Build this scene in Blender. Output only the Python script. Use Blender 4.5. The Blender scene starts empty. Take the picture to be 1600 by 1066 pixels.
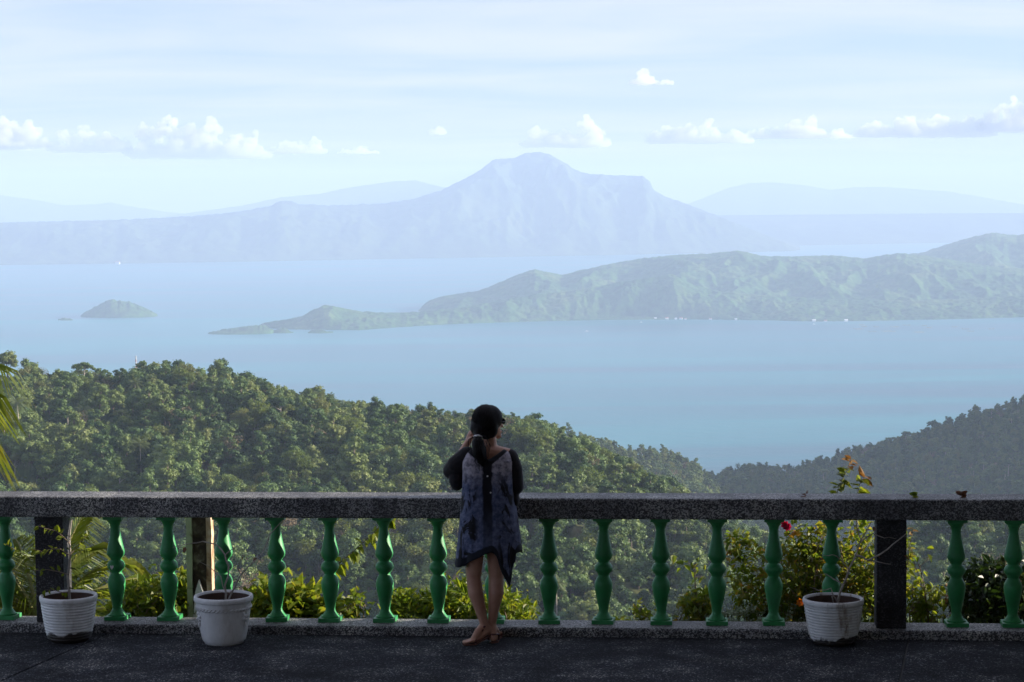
import bpy, bmesh, math, random
import numpy as np
from mathutils import Vector, Matrix, Euler
R = math.radians
random.seed(7); rng = np.random.default_rng(7)
sc = bpy.context.scene
C = sc.collection

# ------------------------------------------------------------------ camera
FPX, CAMZ, HROW = 3404.0, 2.914, 300.0
PITCH = math.atan((533 - HROW) / FPX); ROLL = R(0.5)
cam_d = bpy.data.cameras.new('camera'); cam = bpy.data.objects.new('camera', cam_d); C.objects.link(cam)
cam_d.sensor_width = 23.5; cam_d.lens = 23.5 * FPX / 1600
cam_d.clip_start = 0.2; cam_d.clip_end = 200000
cam_d.dof.use_dof = True; cam_d.dof.focus_distance = 300; cam_d.dof.aperture_fstop = 14
CR = Euler((math.pi / 2 - PITCH, 0, 0)).to_matrix() @ Matrix.Rotation(-ROLL, 3, 'Z')
cam.matrix_world = Matrix.Translation((0, 0, CAMZ)) @ CR.to_4x4()
sc.camera = cam
CRN = np.array(CR)

def at(u, row, Y):
    """world point(s) seen at photo pixel (u,row) at distance Y"""
    u, row, Y = np.broadcast_arrays(np.asarray(u, float), np.asarray(row, float), np.asarray(Y, float))
    d = np.stack([u - 800, 533 - row, np.full(u.shape, -FPX)], -1) @ CRN.T
    return d * (Y / d[..., 1])[..., None] + np.array([0, 0, CAMZ])
def proj(P):
    q = (np.asarray(P, float) - np.array([0, 0, CAMZ])) @ CRN
    return 800 + FPX * q[..., 0] / -q[..., 2], 533 - FPX * q[..., 1] / -q[..., 2], -q[..., 2]
def P(u, row, Y): return Vector(at(u, row, Y))

# ------------------------------------------------------------------ sky and sun
SUN_EL, SUN_AZ = R(15), R(90 - 6)          # azimuth clockwise from +Y
w = bpy.data.worlds.new('World'); sc.world = w; w.use_nodes = True
wn, wl = w.node_tree.nodes, w.node_tree.links
wn.clear()
wo = wn.new('ShaderNodeOutputWorld'); wb = wn.new('ShaderNodeBackground'); sky = wn.new('ShaderNodeTexSky')
sky.sky_type = 'NISHITA'; sky.sun_disc = False; sky.sun_elevation = SUN_EL; sky.sun_rotation = SUN_AZ
sky.altitude = 600; sky.air_density = 1.0; sky.dust_density = 0.3; sky.ozone_density = 7.0
wb.inputs['Strength'].default_value = 0.07
# thin high cirrus veil, all around the sky
tc = wn.new('ShaderNodeTexCoord'); sep = wn.new('ShaderNodeSeparateXYZ'); wl.new(tc.outputs['Generated'], sep.inputs[0])
den = wn.new('ShaderNodeMath'); den.operation = 'ADD'; den.inputs[1].default_value = 0.05; wl.new(sep.outputs['Z'], den.inputs[0])
mx = wn.new('ShaderNodeMath'); mx.operation = 'MAXIMUM'; mx.inputs[1].default_value = 0.02; wl.new(den.outputs[0], mx.inputs[0])
dv = wn.new('ShaderNodeVectorMath'); dv.operation = 'DIVIDE'; wl.new(tc.outputs['Generated'], dv.inputs[0])
cmb = wn.new('ShaderNodeCombineXYZ')
for i in range(3): wl.new(mx.outputs[0], cmb.inputs[i])
wl.new(cmb.outputs[0], dv.inputs[1])
mp = wn.new('ShaderNodeMapping'); mp.inputs['Scale'].default_value = (0.5, 0.75, 0.0); mp.inputs['Location'].default_value = (3.1, 1.7, 0); wl.new(dv.outputs[0], mp.inputs[0])
nz = wn.new('ShaderNodeTexNoise'); nz.inputs['Scale'].default_value = 1.0; nz.inputs['Detail'].default_value = 8; nz.inputs['Roughness'].default_value = 0.55
nz.inputs['Distortion'].default_value = 0.6; wl.new(mp.outputs[0], nz.inputs['Vector'])
rp = wn.new('ShaderNodeMapRange'); rp.inputs['From Min'].default_value = 0.36; rp.inputs['From Max'].default_value = 0.70
rp.inputs['To Min'].default_value = 0.40; rp.inputs['To Max'].default_value = 0.75; wl.new(nz.outputs['Fac'], rp.inputs['Value'])
mixw = wn.new('ShaderNodeMixRGB'); mixw.inputs['Color2'].default_value = (5.4, 5.4, 6.0, 1)
wl.new(rp.outputs[0], mixw.inputs['Fac']); wl.new(sky.outputs[0], mixw.inputs['Color1'])
wl.new(mixw.outputs[0], wb.inputs['Color']); wl.new(wb.outputs[0], wo.inputs['Surface'])

sd = bpy.data.lights.new('sun', 'SUN'); sun = bpy.data.objects.new('sun', sd); C.objects.link(sun)
sd.energy = 5.0; sd.angle = R(0.6); sd.color = (1.0, 0.88, 0.72)
sdir = Vector((math.cos(SUN_EL) * math.sin(SUN_AZ), math.cos(SUN_EL) * math.cos(SUN_AZ), math.sin(SUN_EL)))
sun.rotation_euler = sdir.to_track_quat('Z', 'Y').to_euler()
sc.view_settings.view_transform = 'Standard'; sc.view_settings.look = 'None'
sc.view_settings.gamma = 1; sc.view_settings.use_curve_mapping = False; sc.view_settings.exposure = 1.38
sc.render.engine = 'CYCLES'
cy = sc.cycles
cy.use_denoising = True; cy.volume_bounces = 1; cy.max_bounces = 7; cy.diffuse_bounces = 3; cy.transparent_max_bounces = 16
cy.volume_max_steps = 256; cy.volume_step_rate = 1.0
try: cy.denoising_prefilter = 'ACCURATE'
except Exception: pass

# ------------------------------------------------------------------ helpers
def tag(o, label=None, cat=None, group=None, kind=None):
    if label: o['label'] = label
    if cat: o['category'] = cat
    if group: o['group'] = group
    if kind: o['kind'] = kind
    return o
def empty(name, loc=(0, 0, 0), rz=0, **k):
    o = bpy.data.objects.new(name, None); C.objects.link(o); o.location = loc; o.rotation_euler = (0, 0, rz)
    o.empty_display_size = 0.2
    return tag(o, **k)
def link(name, me, parent=None, **k):
    o = bpy.data.objects.new(name, me); C.objects.link(o)
    if parent is not None: o.parent = parent
    return tag(o, **k)
def setmats(me, mats):
    for m in (mats if isinstance(mats, (list, tuple)) else [mats]): me.materials.append(m)
def smooth(me): me.polygons.foreach_set('use_smooth', [True] * len(me.polygons))

class MB:
    """collects vertices and faces of one mesh"""
    def __init__(s): s.v, s.f, s.m, s.uv = [], [], [], None
    def add(s, v, f, m=0):
        n = len(s.v); s.v += [tuple(map(float, p)) for p in v]; s.f += [tuple(i + n for i in q) for q in f]; s.m += [m] * len(f)
    def box(s, c, d, m=0, rz=0, taper=1.0):
        cx, cy_, cz = c; dx, dy, dz = d[0] / 2, d[1] / 2, d[2] / 2
        vs = []
        for z, t in ((-dz, 1), (dz, taper)):
            for x, y in ((-dx, -dy), (dx, -dy), (dx, dy), (-dx, dy)):
                x, y = x * t, y * t
                vs.append((cx + x * math.cos(rz) - y * math.sin(rz), cy_ + x * math.sin(rz) + y * math.cos(rz), cz + z))
        s.add(vs, [(3, 2, 1, 0), (4, 5, 6, 7), (0, 1, 5, 4), (1, 2, 6, 5), (2, 3, 7, 6), (3, 0, 4, 7)], m)
    def tube(s, pts, rad, n=8, m=0, cap=True):
        pts = [Vector(p) for p in pts]; k = len(pts)
        if not hasattr(rad, '__len__'): rad = [rad] * k
        t0 = (pts[1] - pts[0]).normalized(); ref = Vector((0, 0, 1)) if abs(t0.z) < .9 else Vector((1, 0, 0))
        a = t0.cross(ref).normalized(); vs = []
        for i, p in enumerate(pts):
            t = (pts[min(i + 1, k - 1)] - pts[max(i - 1, 0)]).normalized()
            a = (a - t * a.dot(t)).normalized(); b = t.cross(a)
            for j in range(n):
                th = 2 * math.pi * j / n
                vs.append(p + (a * math.cos(th) + b * math.sin(th)) * rad[i])
        fs = [(i * n + j, i * n + (j + 1) % n, (i + 1) * n + (j + 1) % n, (i + 1) * n + j) for i in range(k - 1) for j in range(n)]
        if cap: fs += [tuple(range(n))[::-1], tuple(range((k - 1) * n, k * n))]
        s.add(vs, fs, m)
    def lathe(s, prof, n=32, m=0, c=(0, 0, 0), cap=True, fn=None):
        vs, k = [], len(prof)
        for (r, z) in prof:
            for j in range(n):
                th = 2 * math.pi * j / n
                q = r if fn is None else fn(r, z, th)
                vs.append((c[0] + q * math.cos(th), c[1] + q * math.sin(th), c[2] + z))
        fs = [(i * n + j, i * n + (j + 1) % n, (i + 1) * n + (j + 1) % n, (i + 1) * n + j) for i in range(k - 1) for j in range(n)]
        if cap: fs += [tuple(range(n))[::-1], tuple(range((k - 1) * n, k * n))]
        s.add(vs, fs, m)
    def ball(s, c, r, m=0, n=10, k=7):
        r = r if hasattr(r, '__len__') else (r, r, r)
        prof = [(math.sin(math.pi * i / k), -math.cos(math.pi * i / k)) for i in range(1, k)]
        vs = [(c[0] + p * math.cos(2 * math.pi * j / n) * r[0], c[1] + p * math.sin(2 * math.pi * j / n) * r[1], c[2] + z * r[2]) for p, z in prof for j in range(n)]
        q = len(prof); vs += [(c[0], c[1], c[2] - r[2]), (c[0], c[1], c[2] + r[2])]
        fs = [(i * n + j, i * n + (j + 1) % n, (i + 1) * n + (j + 1) % n, (i + 1) * n + j) for i in range(q - 1) for j in range(n)]
        fs += [(q * n, (j + 1) % n, j) for j in range(n)] + [(q * n + 1, (q - 1) * n + j, (q - 1) * n + (j + 1) % n) for j in range(n)]
        s.add(vs, fs, m)
    def mesh(s, name, mats, sm=False):
        me = bpy.data.meshes.new(name); me.from_pydata(s.v, [], s.f); setmats(me, mats)
        if any(s.m): me.polygons.foreach_set('material_index', s.m)
        if sm: smooth(me)
        me.update(); return me
    def build(s, name, mats, parent=None, sm=False, **k): return link(name, s.mesh(name, mats, sm), parent, **k)

def bevel(o, wd, seg=2):
    m = o.modifiers.new('bevel', 'BEVEL'); m.width = wd; m.segments = seg; m.limit_method = 'ANGLE'; return o
def grid_mesh(name, Pt, mat):
    nv, nu = Pt.shape[:2]
    idx = np.arange(nv * nu).reshape(nv, nu)
    f = np.stack([idx[:-1, :-1], idx[:-1, 1:], idx[1:, 1:], idx[1:, :-1]], -1).reshape(-1, 4)
    me = bpy.data.meshes.new(name)
    me.vertices.add(nv * nu); me.vertices.foreach_set('co', Pt.reshape(-1).astype(np.float32))
    me.loops.add(f.size); me.loops.foreach_set('vertex_index', f.reshape(-1).astype(np.int32))
    me.polygons.add(len(f)); me.polygons.foreach_set('loop_start', np.arange(0, f.size, 4, dtype=np.int32))
    me.polygons.foreach_set('use_smooth', np.ones(len(f), bool))
    me.update(calc_edges=True); me.validate(); setmats(me, mat); return me
def quads_mesh(name, V, mats, nper=4, mi=None):
    """V: (n, nper, 3) separate polygons"""
    n = len(V); me = bpy.data.meshes.new(name)
    me.vertices.add(n * nper); me.vertices.foreach_set('co', V.reshape(-1).astype(np.float32))
    me.loops.add(n * nper); me.loops.foreach_set('vertex_index', np.arange(n * nper, dtype=np.int32))
    me.polygons.add(n); me.polygons.foreach_set('loop_start', np.arange(0, n * nper, nper, dtype=np.int32))
    if mi is not None: me.polygons.foreach_set('material_index', mi.astype(np.int32))
    me.update(calc_edges=True); setmats(me, mats); return me

# numpy gradient noise
_perm = np.random.default_rng(3).permutation(512); _g = np.random.default_rng(4).normal(size=(512, 3)); _g /= np.linalg.norm(_g, axis=1)[:, None]
def pnoise(x, y, z=0.0):
    x, y, z = np.broadcast_arrays(np.asarray(x, float), np.asarray(y, float), np.asarray(z, float))
    xi, yi, zi = np.floor(x).astype(int), np.floor(y).astype(int), np.floor(z).astype(int)
    xf, yf, zf = x - xi, y - yi, z - zi
    fd = lambda t: t * t * t * (t * (t * 6 - 15) + 10)
    u, v, s = fd(xf), fd(yf), fd(zf)
    def gr(a, b, c):
        h = _g[_perm[(_perm[(_perm[(xi + a) & 511] + yi + b) & 511] + zi + c) & 511]]
        return h[..., 0] * (xf - a) + h[..., 1] * (yf - b) + h[..., 2] * (zf - c)
    L = lambda a, b, t: a + t * (b - a)
    return L(L(L(gr(0, 0, 0), gr(1, 0, 0), u), L(gr(0, 1, 0), gr(1, 1, 0), u), v), L(L(gr(0, 0, 1), gr(1, 0, 1), u), L(gr(0, 1, 1), gr(1, 1, 1), u), v), s)
def fbm(x, y, z=0.0, o=4, g=0.5):
    t, a = 0, 1
    for i in range(o): t = t + a * pnoise(x * 2 ** i + 7.3 * i, y * 2 ** i - 3.1 * i, z); a *= g
    return t
def ridged(x, y, z=0.0, o=4, g=0.5):
    t, a = 0, 1
    for i in range(o): t = t + a * (1 - 2.4 * np.abs(pnoise(x * 2 ** i + 5.1 * i, y * 2 ** i + 2.7 * i, z))); a *= g
    return t

# ------------------------------------------------------------------ materials
def newmat(name):
    m = bpy.data.materials.new(name); m.use_nodes = True; nt = m.node_tree
    return m, nt.nodes, nt.links, nt.nodes['Principled BSDF']
def ramp(n, pts):
    r = n.new('ShaderNodeValToRGB'); e = r.color_ramp.elements
    while len(e) > 1: e.remove(e[-1])
    e[0].position = pts[0][0]; e[0].color = (*pts[0][1], 1)
    for p, c in pts[1:]: q = e.new(p); q.color = (*c, 1)
    return r
def noise(n, l, vec, scale, detail=5, rough=.55, dist=0):
    t = n.new('ShaderNodeTexNoise'); t.inputs['Scale'].default_value = scale; t.inputs['Detail'].default_value = detail
    t.inputs['Roughness'].default_value = rough; t.inputs['Distortion'].default_value = dist
    l.new(vec, t.inputs['Vector']); return t
def mixc(n, l, fac, a, b, mode='MIX'):
    m = n.new('ShaderNodeMixRGB'); m.blend_type = mode
    for s, v in (('Fac', fac), ('Color1', a), ('Color2', b)):
        if isinstance(v, (int, float)): m.inputs[s].default_value = v
        elif isinstance(v, tuple): m.inputs[s].default_value = (*v, 1)
        else: l.new(v, m.inputs[s])
    return m.outputs[0]
def pmat(name, cols, scale=5, detail=6, rough=.7, bump=0, bscale=None, dist=0, spec=.5):
    m, n, l, b = newmat(name); t = n.new('ShaderNodeTexCoord')
    a = noise(n, l, t.outputs['Object'], scale, detail, .6, dist)
    r = ramp(n, cols); l.new(a.outputs['Fac'], r.inputs[0]); l.new(r.outputs[0], b.inputs['Base Color'])
    b.inputs['Roughness'].default_value = rough; b.inputs['Specular IOR Level'].default_value = spec
    if bump:
        q = noise(n, l, t.outputs['Object'], bscale or scale * 4, 4); bp = n.new('ShaderNodeBump'); bp.inputs['Strength'].default_value = bump
        bp.inputs['Distance'].default_value = .3 / (bscale or scale * 4)
        l.new(q.outputs['Fac'], bp.inputs['Height']); l.new(bp.outputs[0], b.inputs['Normal'])
    return m
def leafmat(name, cols, trans=.35, vscale=1.2, rough=.55, rnd=.6, tcol=None):
    """foliage: colour varies from plant to plant and leaf to leaf, light passes through"""
    m, n, l, b = newmat(name); t = n.new('ShaderNodeTexCoord'); oi = n.new('ShaderNodeObjectInfo')
    a = noise(n, l, t.outputs['Object'], vscale, 3)
    mr = n.new('ShaderNodeMapRange'); mr.inputs['From Min'].default_value = .3; mr.inputs['From Max'].default_value = .7; l.new(a.outputs['Fac'], mr.inputs[0])
    mm = n.new('ShaderNodeMix'); mm.inputs[0].default_value = rnd; l.new(mr.outputs[0], mm.inputs[2]); l.new(oi.outputs['Random'], mm.inputs[3])
    r = ramp(n, cols); l.new(mm.outputs[0], r.inputs[0]); l.new(r.outputs[0], b.inputs['Base Color'])
    b.inputs['Roughness'].default_value = rough; b.inputs['Specular IOR Level'].default_value = .3
    tr = n.new('ShaderNodeBsdfTranslucent'); tcx = mixc(n, l, 1.0, r.outputs[0], tcol or (1.9, 1.8, .7), 'MULTIPLY'); l.new(tcx, tr.inputs['Color'])
    mx_ = n.new('ShaderNodeMixShader'); mx_.inputs[0].default_value = trans
    l.new(b.outputs[0], mx_.inputs[1]); l.new(tr.outputs[0], mx_.inputs[2])
    l.new(mx_.outputs[0], n['Material Output'].inputs['Surface']); return m

def aggregate(name, base, grain, gscale=170, dens=.5, rough=.75, patch=None, spec=.5):
    """washed pebble finish: small stones of several greys in dark mortar"""
    m, n, l, b = newmat(name); t = n.new('ShaderNodeTexCoord'); V = t.outputs['Object']
    vo = n.new('ShaderNodeTexVoronoi'); vo.inputs['Scale'].default_value = gscale; l.new(V, vo.inputs['Vector'])
    sx = n.new('ShaderNodeSeparateColor'); l.new(vo.outputs['Color'], sx.inputs[0])
    r = ramp(n, [(0, base), (dens, tuple(c * 1.6 for c in base)), (min(dens + .12, .95), tuple(g * .45 for g in grain)), (1, grain)])
    l.new(sx.outputs[0], r.inputs[0])
    big = noise(n, l, V, 3.1, 5, .6); rb = ramp(n, patch or [(.3, (.55, .55, .6)), (.7, (1.15, 1.15, 1.1))]); l.new(big.outputs['Fac'], rb.inputs[0])
    col = mixc(n, l, 1.0, r.outputs[0], rb.outputs[0], 'MULTIPLY')
    st = noise(n, l, V, .9, 7, .65, 1.4); rs = ramp(n, [(.36, (.45, .45, .47)), (.52, (1, 1, 1)), (.66, (1.6, 1.55, 1.45))]); l.new(st.outputs['Fac'], rs.inputs[0]); col = mixc(n, l, 1.0, col, rs.outputs[0], 'MULTIPLY')
    dr = n.new('ShaderNodeMapping'); dr.inputs['Scale'].default_value = (9, 9, 1.2); l.new(V, dr.inputs[0]); dn_ = noise(n, l, dr.outputs[0], 1, 6, .7); rd = ramp(n, [(.40, (.6, .6, .6)), (.55, (1, 1, 1))]); l.new(dn_.outputs['Fac'], rd.inputs[0]); col = mixc(n, l, .7, col, mixc(n, l, 1.0, col, rd.outputs[0], 'MULTIPLY'))
    l.new(col, b.inputs['Base Color'])
    b.inputs['Roughness'].default_value = rough; b.inputs['Specular IOR Level'].default_value = spec
    bp = n.new('ShaderNodeBump'); bp.inputs['Strength'].default_value = .7; bp.inputs['Distance'].default_value = .004
    l.new(vo.outputs['Distance'], bp.inputs['Height']); bp.invert = True; l.new(bp.outputs[0], b.inputs['Normal'])
    return m

M = {}
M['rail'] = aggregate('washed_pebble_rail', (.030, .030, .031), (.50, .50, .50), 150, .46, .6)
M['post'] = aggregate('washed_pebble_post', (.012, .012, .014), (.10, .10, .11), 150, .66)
M['floor'] = aggregate('washed_pebble_floor', (.013, .0145, .018), (.22, .225, .235), 120, .82, .9, [(.32, (.5, .53, .62)), (.5, (.9, .92, 1)), (.66, (2.3, 2.2, 2.05))], .18)
M['grout'] = pmat('joint_grit', [(.3, (.008, .008, .008)), (.7, (.03, .028, .026))], 30)

def paint_green():
    m, n, l, b = newmat('green_paint'); t = n.new('ShaderNodeTexCoord'); oi = n.new('ShaderNodeObjectInfo')
    a = noise(n, l, t.outputs['Object'], 9, 6, .65)
    r = ramp(n, [(.25, (.010, .16, .042)), (.5, (.015, .22, .058)), (.75, (.026, .26, .075))]); l.new(a.outputs['Fac'], r.inputs[0])
    fine = noise(n, l, t.outputs['Object'], 70, 5, .7); rr = ramp(n, [(.62, (0, 0, 0)), (.70, (1, 1, 1))]); l.new(fine.outputs['Fac'], rr.inputs[0])
    va = n.new('ShaderNodeVectorMath'); va.operation = 'ADD'; l.new(t.outputs['Object'], va.inputs[0]); l.new(oi.outputs['Location'], va.inputs[1])
    fade = noise(n, l, va.outputs[0], 5, 6, .7); rf = ramp(n, [(.42, (0, 0, 0)), (.72, (.55, .55, .55))]); l.new(fade.outputs['Fac'], rf.inputs[0])
    ch = noise(n, l, va.outputs[0], 38, 5, .75); rc_ = ramp(n, [(.70, (0, 0, 0)), (.715, (1, 1, 1))]); l.new(ch.outputs['Fac'], rc_.inputs[0])
    c = mixc(n, l, rr.outputs[0], r.outputs[0], (.015, .07, .03)); c = mixc(n, l, rf.outputs[0], c, (.06, .24, .11)); c = mixc(n, l, rc_.outputs[0], c, (.20, .22, .19)); l.new(c, b.inputs['Base Color'])
    b.inputs['Roughness'].default_value = .5
    bp = n.new('ShaderNodeBump'); bp.inputs['Strength'].default_value = .25; bp.inputs['Distance'].default_value = .004; l.new(fine.outputs['Fac'], bp.inputs['Height']); l.new(bp.outputs[0], b.inputs['Normal'])
    return m
M['green'] = paint_green()
M['bark'] = pmat('bark', [(.3, (.06, .045, .035)), (.7, (.20, .16, .12))], 6, 6, .9, .6)
M['palebark'] = pmat('pale_bark', [(.3, (.22, .19, .15)), (.7, (.48, .43, .36))], 1.5, 6, .9, .4)
M['twig'] = pmat('twig_bark', [(.3, (.10, .07, .05)), (.7, (.26, .20, .15))], 20, 5, .9)
M['drytwig'] = pmat('dry_twig', [(.3, (.22, .19, .17)), (.7, (.45, .41, .36))], 20, 5, .9)
FOL = [(0, (.026, .050, .014)), (.3, (.046, .092, .024)), (.55, (.085, .138, .034)), (.8, (.128, .168, .044)), (1, (.165, .160, .060))]
M['forest'] = leafmat('forest_leaves', FOL, .15, .25, .6, .7)
M['forest_light'] = leafmat('light_forest_leaves', [(0, (.06, .10, .02)), (.5, (.10, .135, .03)), (1, (.13, .13, .045))], .3, .3, .6, .6)
M['forest_dry'] = leafmat('dry_leaves', [(0, (.10, .085, .05)), (.5, (.15, .115, .07)), (1, (.19, .15, .095))], .2, .3, .8, .6, (1.2, 1.1, .9))
M['palm_far'] = leafmat('palm_leaves', [(0, (.05, .08, .025)), (1, (.11, .13, .05))], .25, .3, .5)

# ------------------------------------------------------------------ big structure: lake, far land, hills
LAKE = -590.0; HAZE = 6.5e-5
def lerp(u, pts): a = np.array(pts, float); return np.interp(u, a[:, 0], a[:, 1])
def smoothlerp(u, pts, k=3):
    a = np.array(pts, float); y = np.interp(u, a[:, 0], a[:, 1]); return y

def land_mat(name, cols, scale, patches=None, rough=.9, bump=0, fine=None):
    m, n, l, b = newmat(name); t = n.new('ShaderNodeTexCoord'); V = t.outputs['Object']
    a = noise(n, l, V, scale, 8, .65); r = ramp(n, cols); l.new(a.outputs['Fac'], r.inputs[0]); c = r.outputs[0]
    if fine:
        q = noise(n, l, V, fine, 4, .6); rr = ramp(n, [(.3, (.5, .5, .5)), (.7, (1.5, 1.5, 1.4))]); l.new(q.outputs['Fac'], rr.inputs[0]); c = mixc(n, l, 1.0, c, rr.outputs[0], 'MULTIPLY')
    if patches:
        pc, ps, lo = patches; q = noise(n, l, V, ps, 5, .6, .5); rr = ramp(n, [(lo, (0, 0, 0)), (lo + .05, (1, 1, 1))]); l.new(q.outputs['Fac'], rr.inputs[0]); c = mixc(n, l, rr.outputs[0], c, pc)
    l.new(c, b.inputs['Base Color']); b.inputs['Roughness'].default_value = rough; b.inputs['Specular IOR Level'].default_value = .1
    return m
M['island'] = land_mat('island_vegetation', [(.3, (.020, .060, .020)), (.5, (.040, .095, .028)), (.68, (.09, .13, .045))], .0035, ((.24, .18, .11), .0022, .69), fine=.03)
M['mount'] = land_mat('mountain_vegetation', [(.3, (.03, .055, .025)), (.6, (.06, .085, .035)), (.8, (.12, .11, .06))], .0012, fine=.008)
M['under'] = land_mat('undergrowth', [(.3, (.018, .032, .010)), (.5, (.04, .06, .018)), (.7, (.09, .075, .04))], .05, ((.16, .11, .065), .02, .62), fine=.5)
M['soil'] = pmat('hill_soil', [(.3, (.03, .05, .015)), (.6, (.07, .075, .03)), (.8, (.12, .09, .05))], 1.2, 7, .95, .5)

def water():
    m, n, l, b = newmat('lake_water'); t = n.new('ShaderNodeTexCoord'); V = t.outputs['Object']
    mp_ = n.new('ShaderNodeMapping'); mp_.inputs['Scale'].default_value = (.00030, .0022, 1); l.new(V, mp_.inputs[0])
    a = noise(n, l, mp_.outputs[0], 1, 6, .6, .4); r = ramp(n, [(.36, (.007, .085, .115)), (.5, (.022, .155, .185)), (.64, (.045, .225, .25))]); l.new(a.outputs['Fac'], r.inputs[0])
    l.new(r.outputs[0], b.inputs['Base Color']); b.inputs['IOR'].default_value = 1.33
    rr = n.new('ShaderNodeMapRange'); rr.inputs['To Min'].default_value = .18; rr.inputs['To Max'].default_value = .55; l.new(a.outputs['Fac'], rr.inputs[0]); l.new(rr.outputs[0], b.inputs['Roughness'])
    w1 = noise(n, l, V, .02, 6, .7); bp = n.new('ShaderNodeBump'); bp.inputs['Strength'].default_value = .5; bp.inputs['Distance'].default_value = 4
    l.new(w1.outputs['Fac'], bp.inputs['Height']); l.new(bp.outputs[0], b.inputs['Normal']); b.inputs['Specular IOR Level'].default_value = .35
    return m
M['water'] = water()
mb = MB(); mb.add([(-24000, 2600, LAKE), (24000, 2600, LAKE), (24000, 41000, LAKE), (-24000, 41000, LAKE)], [(0, 1, 2, 3)])
mb.build('lake', M['water'], kind='structure')

def rangemesh(name, crest, Dc, Df, Db, mat, du=4, nvf=60, nvb=16, p=1.3, spur=.0, sscale=1.0, rough=.0, rscale=1, zb=LAKE - 8, kind='structure', seed=0., taper=False, crough=0):
    """a range of hills: crest drawn by (u,row), real depth in front of and behind the crest"""
    u = np.arange(crest[0][0], crest[-1][0] + du, du).astype(float)
    row = lerp(u, crest)
    if crough: row = row + crough * fbm(u / 11., u * 0 + seed, o=4)
    f_ = lambda q: lerp(u, q) if hasattr(q, '__len__') else np.full(u.shape, float(q))
    dc, df, db = f_(Dc), f_(Df), f_(Db)
    cp = at(u, row, dc); zc = cp[:, 2]; xs = (cp[:, 0] / dc)
    t = np.concatenate([np.linspace(0, 1, nvf), 1 + np.linspace(0, 1, nvb + 1)[1:]])[:, None]
    Y = np.where(t <= 1, df + (dc - df) * t, dc + (db - dc) * (t - 1))
    s = np.where(t <= 1, np.clip(t, 0, 1) ** p, 1 - np.clip(t - 1, 0, 1) ** 1.4)
    H = zc[None] - zb; X = xs[None] * Y
    env = np.clip(np.where(t <= 1, np.sin(np.pi * np.clip(t, 0, 1)) , 0), 0, None)
    endw = np.clip(np.minimum((u - u[0]) / 40., (u[-1] - u) / 40.), 0, 1) if taper else 1.0
    Z = zb + H * s
    if spur: Z = Z + endw * H * spur * env * (ridged(X / sscale, Y / (sscale * 2.2), seed, 4) - .45)
    if rough: Z = Z + endw * rough * np.minimum(1, env * 3 + .25) * fbm(X / rscale, Y / rscale, seed + 3, 4, .6)
    Pt = np.stack([X, Y, Z], -1)
    return link(name, grid_mesh(name, Pt, mat), kind=kind), u, Pt

# far blue ranges
rangemesh('mountain_range', [(-500, 300), (-200, 296), (0, 305), (60, 313), (100, 321), (150, 319), (172, 316), (200, 322), (260, 331), (330, 338), (420, 344)], 36000, 33500, 38500, M['mount'], 6, 24, 6, 1.2, .12, 900, kind='structure', seed=1, crough=1.2)
rangemesh('mountain_range', [(260, 338), (300, 332), (380, 321), (440, 308), (500, 303), (540, 294), (580, 288), (620, 283), (650, 282), (680, 290), (730, 300), (800, 308), (900, 320), (1000, 330)], 32000, 29500, 35000, M['mount'], 6, 24, 6, 1.2, .12, 900, seed=2, crough=1.2)
rangemesh('mountain_range', [(1000, 335), (1080, 317), (1110, 305), (1140, 293), (1170, 286), (1210, 285), (1260, 290), (1300, 297), (1330, 293), (1380, 292), (1420, 295), (1480, 299), (1540, 309), (1600, 320), (1750, 322), (2000, 318)], 36000, 33000, 38500, M['mount'], 6, 24, 6, 1.2, .12, 900, seed=5, crough=1.2)
rangemesh('far_ridge', [(1000, 337), (1120, 336.5), (1250, 335.5), (1400, 334), (1600, 333), (1900, 331), (2200, 330)], 25500, [(1000, 21800), (1250, 23000), (1600, 24000), (2200, 24000)], 27500, M['mount'], 6, 30, 6, 1.0, .10, 700, seed=6, crough=.8)
rangemesh('mountain', [(-600, 352), (0, 348), (100, 345.5), (200, 343), (300, 338), (380, 330), (420, 322), (440, 314), (455, 314), (466, 319), (520, 321), (600, 318), (650, 310), (690, 297), (735, 275), (755, 262), (770, 250), (785, 247.5), (800, 248), (820, 239.5), (840, 238), (856, 240), (875, 250), (900, 266), (920, 272), (960, 274), (1004, 275), (1015, 283), (1021, 297), (1040, 307), (1060, 314), (1090, 325), (1120, 337), (1150, 349), (1190, 365), (1235, 384), (1260, 394)],
          [(-600, 20200), (400, 20600), (700, 21600), (840, 22200), (1020, 22000), (1260, 21500)], [(-600, 18400), (0, 18800), (400, 19200), (800, 19900), (1000, 20300), (1260, 21000)], 26000, M['mount'], 2.5, 110, 10, 1.25, .30, 900, 18, 160, seed=8, crough=2.2)

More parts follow.
